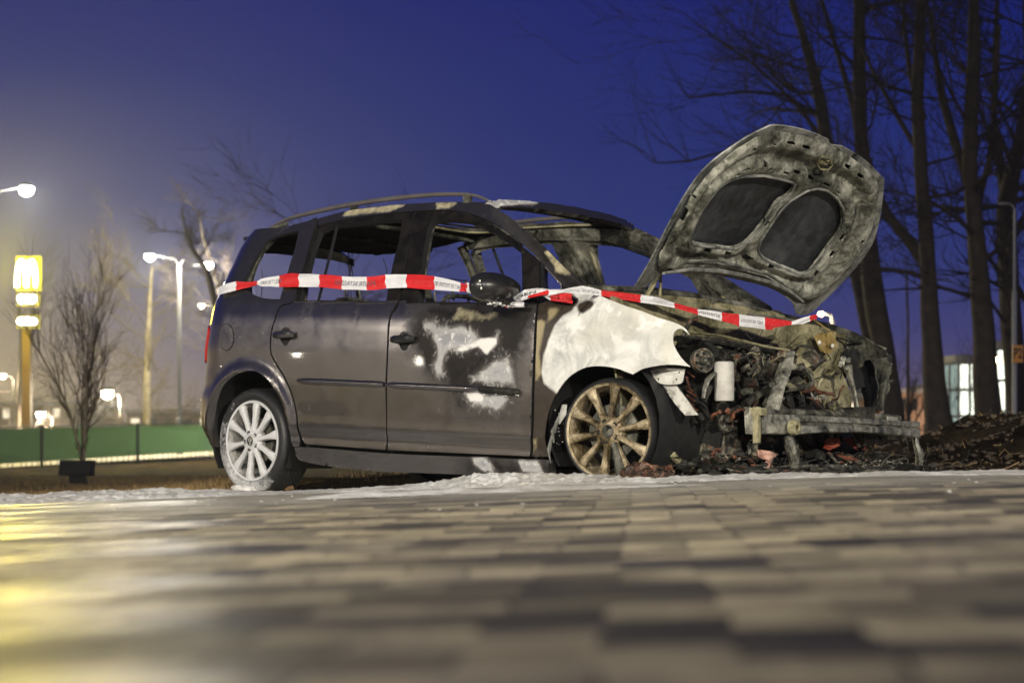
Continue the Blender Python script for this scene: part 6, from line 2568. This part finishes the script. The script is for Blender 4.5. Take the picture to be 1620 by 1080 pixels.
brick = burnt('warm_brick_wall', (.30, .17, .11), (.40, .25, .16), (.5, .33, .22), scale=.5, metal=0)
wl = emis('lit_window', (1, .85, .6), 1.2)
b1 = box_building('brick_building', 'long low brick building washed in orange light behind the thin young tree', 1419, 622, 1512, 700, 80, 10, brick, wins(5, 2, wl))
plight(at(1455, 640, 74), 1100, (1, .70, .46), .4)  # added light with no lamp there, washes the brick wall orange
b2 = box_building('brick_block', 'narrow taller brick block beside the glass stair tower', 1493, 609, 1512, 700, 84, 8, brick, wins(2, 3, wl))

# glazed stair tower: round, lit from inside
def glass_tower(u0, u1, vt, vb, Y, label, seed):
    a, b = at(u0, vb, Y), at(u1, vt, Y)
    R_ = (b.x - a.x) / 2
    h_ = b.z - a.z
    root = empty('glass_stair_tower', ((a.x + b.x) / 2, Y + R_, a.z))
    tag(root, label, 'building')
    n = 12
    gl = emis('lit_glazing', (.95, 1.0, .84), 2.2)
    gl2 = emis('dim_glazing', (.55, .75, .68), .5)
    r = random.Random(seed)
    for k in range(n):
        a0, a1 = 2 * math.pi * k / n, 2 * math.pi * (k + 1) / n
        am = (a0 + a1) / 2
        if math.sin(am) > .3:
            continue
        for fl_ in range(3):
            z0, z1 = h_ * fl_ / 3 + .05, h_ * (fl_ + 1) / 3 - .05
            p0, p1 = Vector((math.cos(a0) * R_, math.sin(a0) * R_, 0)), Vector((math.cos(a1) * R_, math.sin(a1) * R_, 0))
            e = (p1 - p0) * .04
            mb = MB()
            mb.sheet([p0 + e + Vector((0, 0, z0)), p1 - e + Vector((0, 0, z0)), p1 - e + Vector((0, 0, z1)), p0 + e + Vector((0, 0, z1))], .03, (-math.cos(am), -math.sin(am), 0))
            mb.build('window', gl if math.cos(am) > -.35 else gl2, root, False)
    mb = MB()
    for k in range(n):
        a0 = 2 * math.pi * k / n
        p = (math.cos(a0) * R_, math.sin(a0) * R_)
        mb.tube([(p[0], p[1], -1), (p[0], p[1], h_)], .05, 6)
    for z in (0, h_ / 3, 2 * h_ / 3, h_):
        mb.tube([(math.cos(2 * math.pi * k / n) * R_, math.sin(2 * math.pi * k / n) * R_, z) for k in range(n + 1)], .05, 6)
    mb.build('window_frame', M['greypole'], root, False)
    mb = MB()
    mb.lathe([(0, .3), (R_ * 1.04, .22), (R_ * 1.05, 0), (0, 0)], (0, 0, h_ + .05), (0, 0, 1), 24)
    mb.build('roof', M['greypole'], root, True)
    return root


glass_tower(1502, 1566, 574, 700, 62, 'round glass stair tower glowing greenish white between two thick trees', 3)
bb = glass_tower(1563, 1620, 552, 700, 62, 'brightly lit glass hall behind the orange lamp and the P2 lamp post', 4)
# white box glimpsed through the nose of the car
b3 = box_building('white_building', 'small pale building glimpsed through the gap in the torn front corner', 1340, 622, 1392, 700, 90, 8, simple('pale_render', (.55, .55, .62), .7), wins(3, 1, wl))
# dim blocks on the left horizon
dimb = simple('dim_facade', (.20, .15, .11), .8)
box_building('far_building', 'dim low building on the left horizon beyond the green fence', -60, 640, 120, 700, 120, 12, dimb, wins(9, 2, wl))
box_building('far_shed', 'long dim shed on the horizon behind the birch', 200, 652, 420, 700, 125, 12, dimb, wins(8, 1, wl))

# ================================================================== HAZE
hz_ = MB()
hz_.box((0, 65, 9.5), (190, 170, 29))
hm = bpy.data.materials.new('dusk_haze')
hm.use_nodes = True
ht = hm.node_tree
ht.nodes.clear()
ho = ht.nodes.new('ShaderNodeOutputMaterial')
pv = nd(ht, 'ShaderNodeVolumePrincipled', {'Density': .0011, 'Anisotropy': .55, 'Color': (.78, .86, 1, 1)})
ht.links.new(pv.outputs[0], ho.inputs['Volume'])
hb = hz_.build('haze', hm, None, False)
tag(hb, 'thin evening haze over the car park', 'haze', kind='stuff')
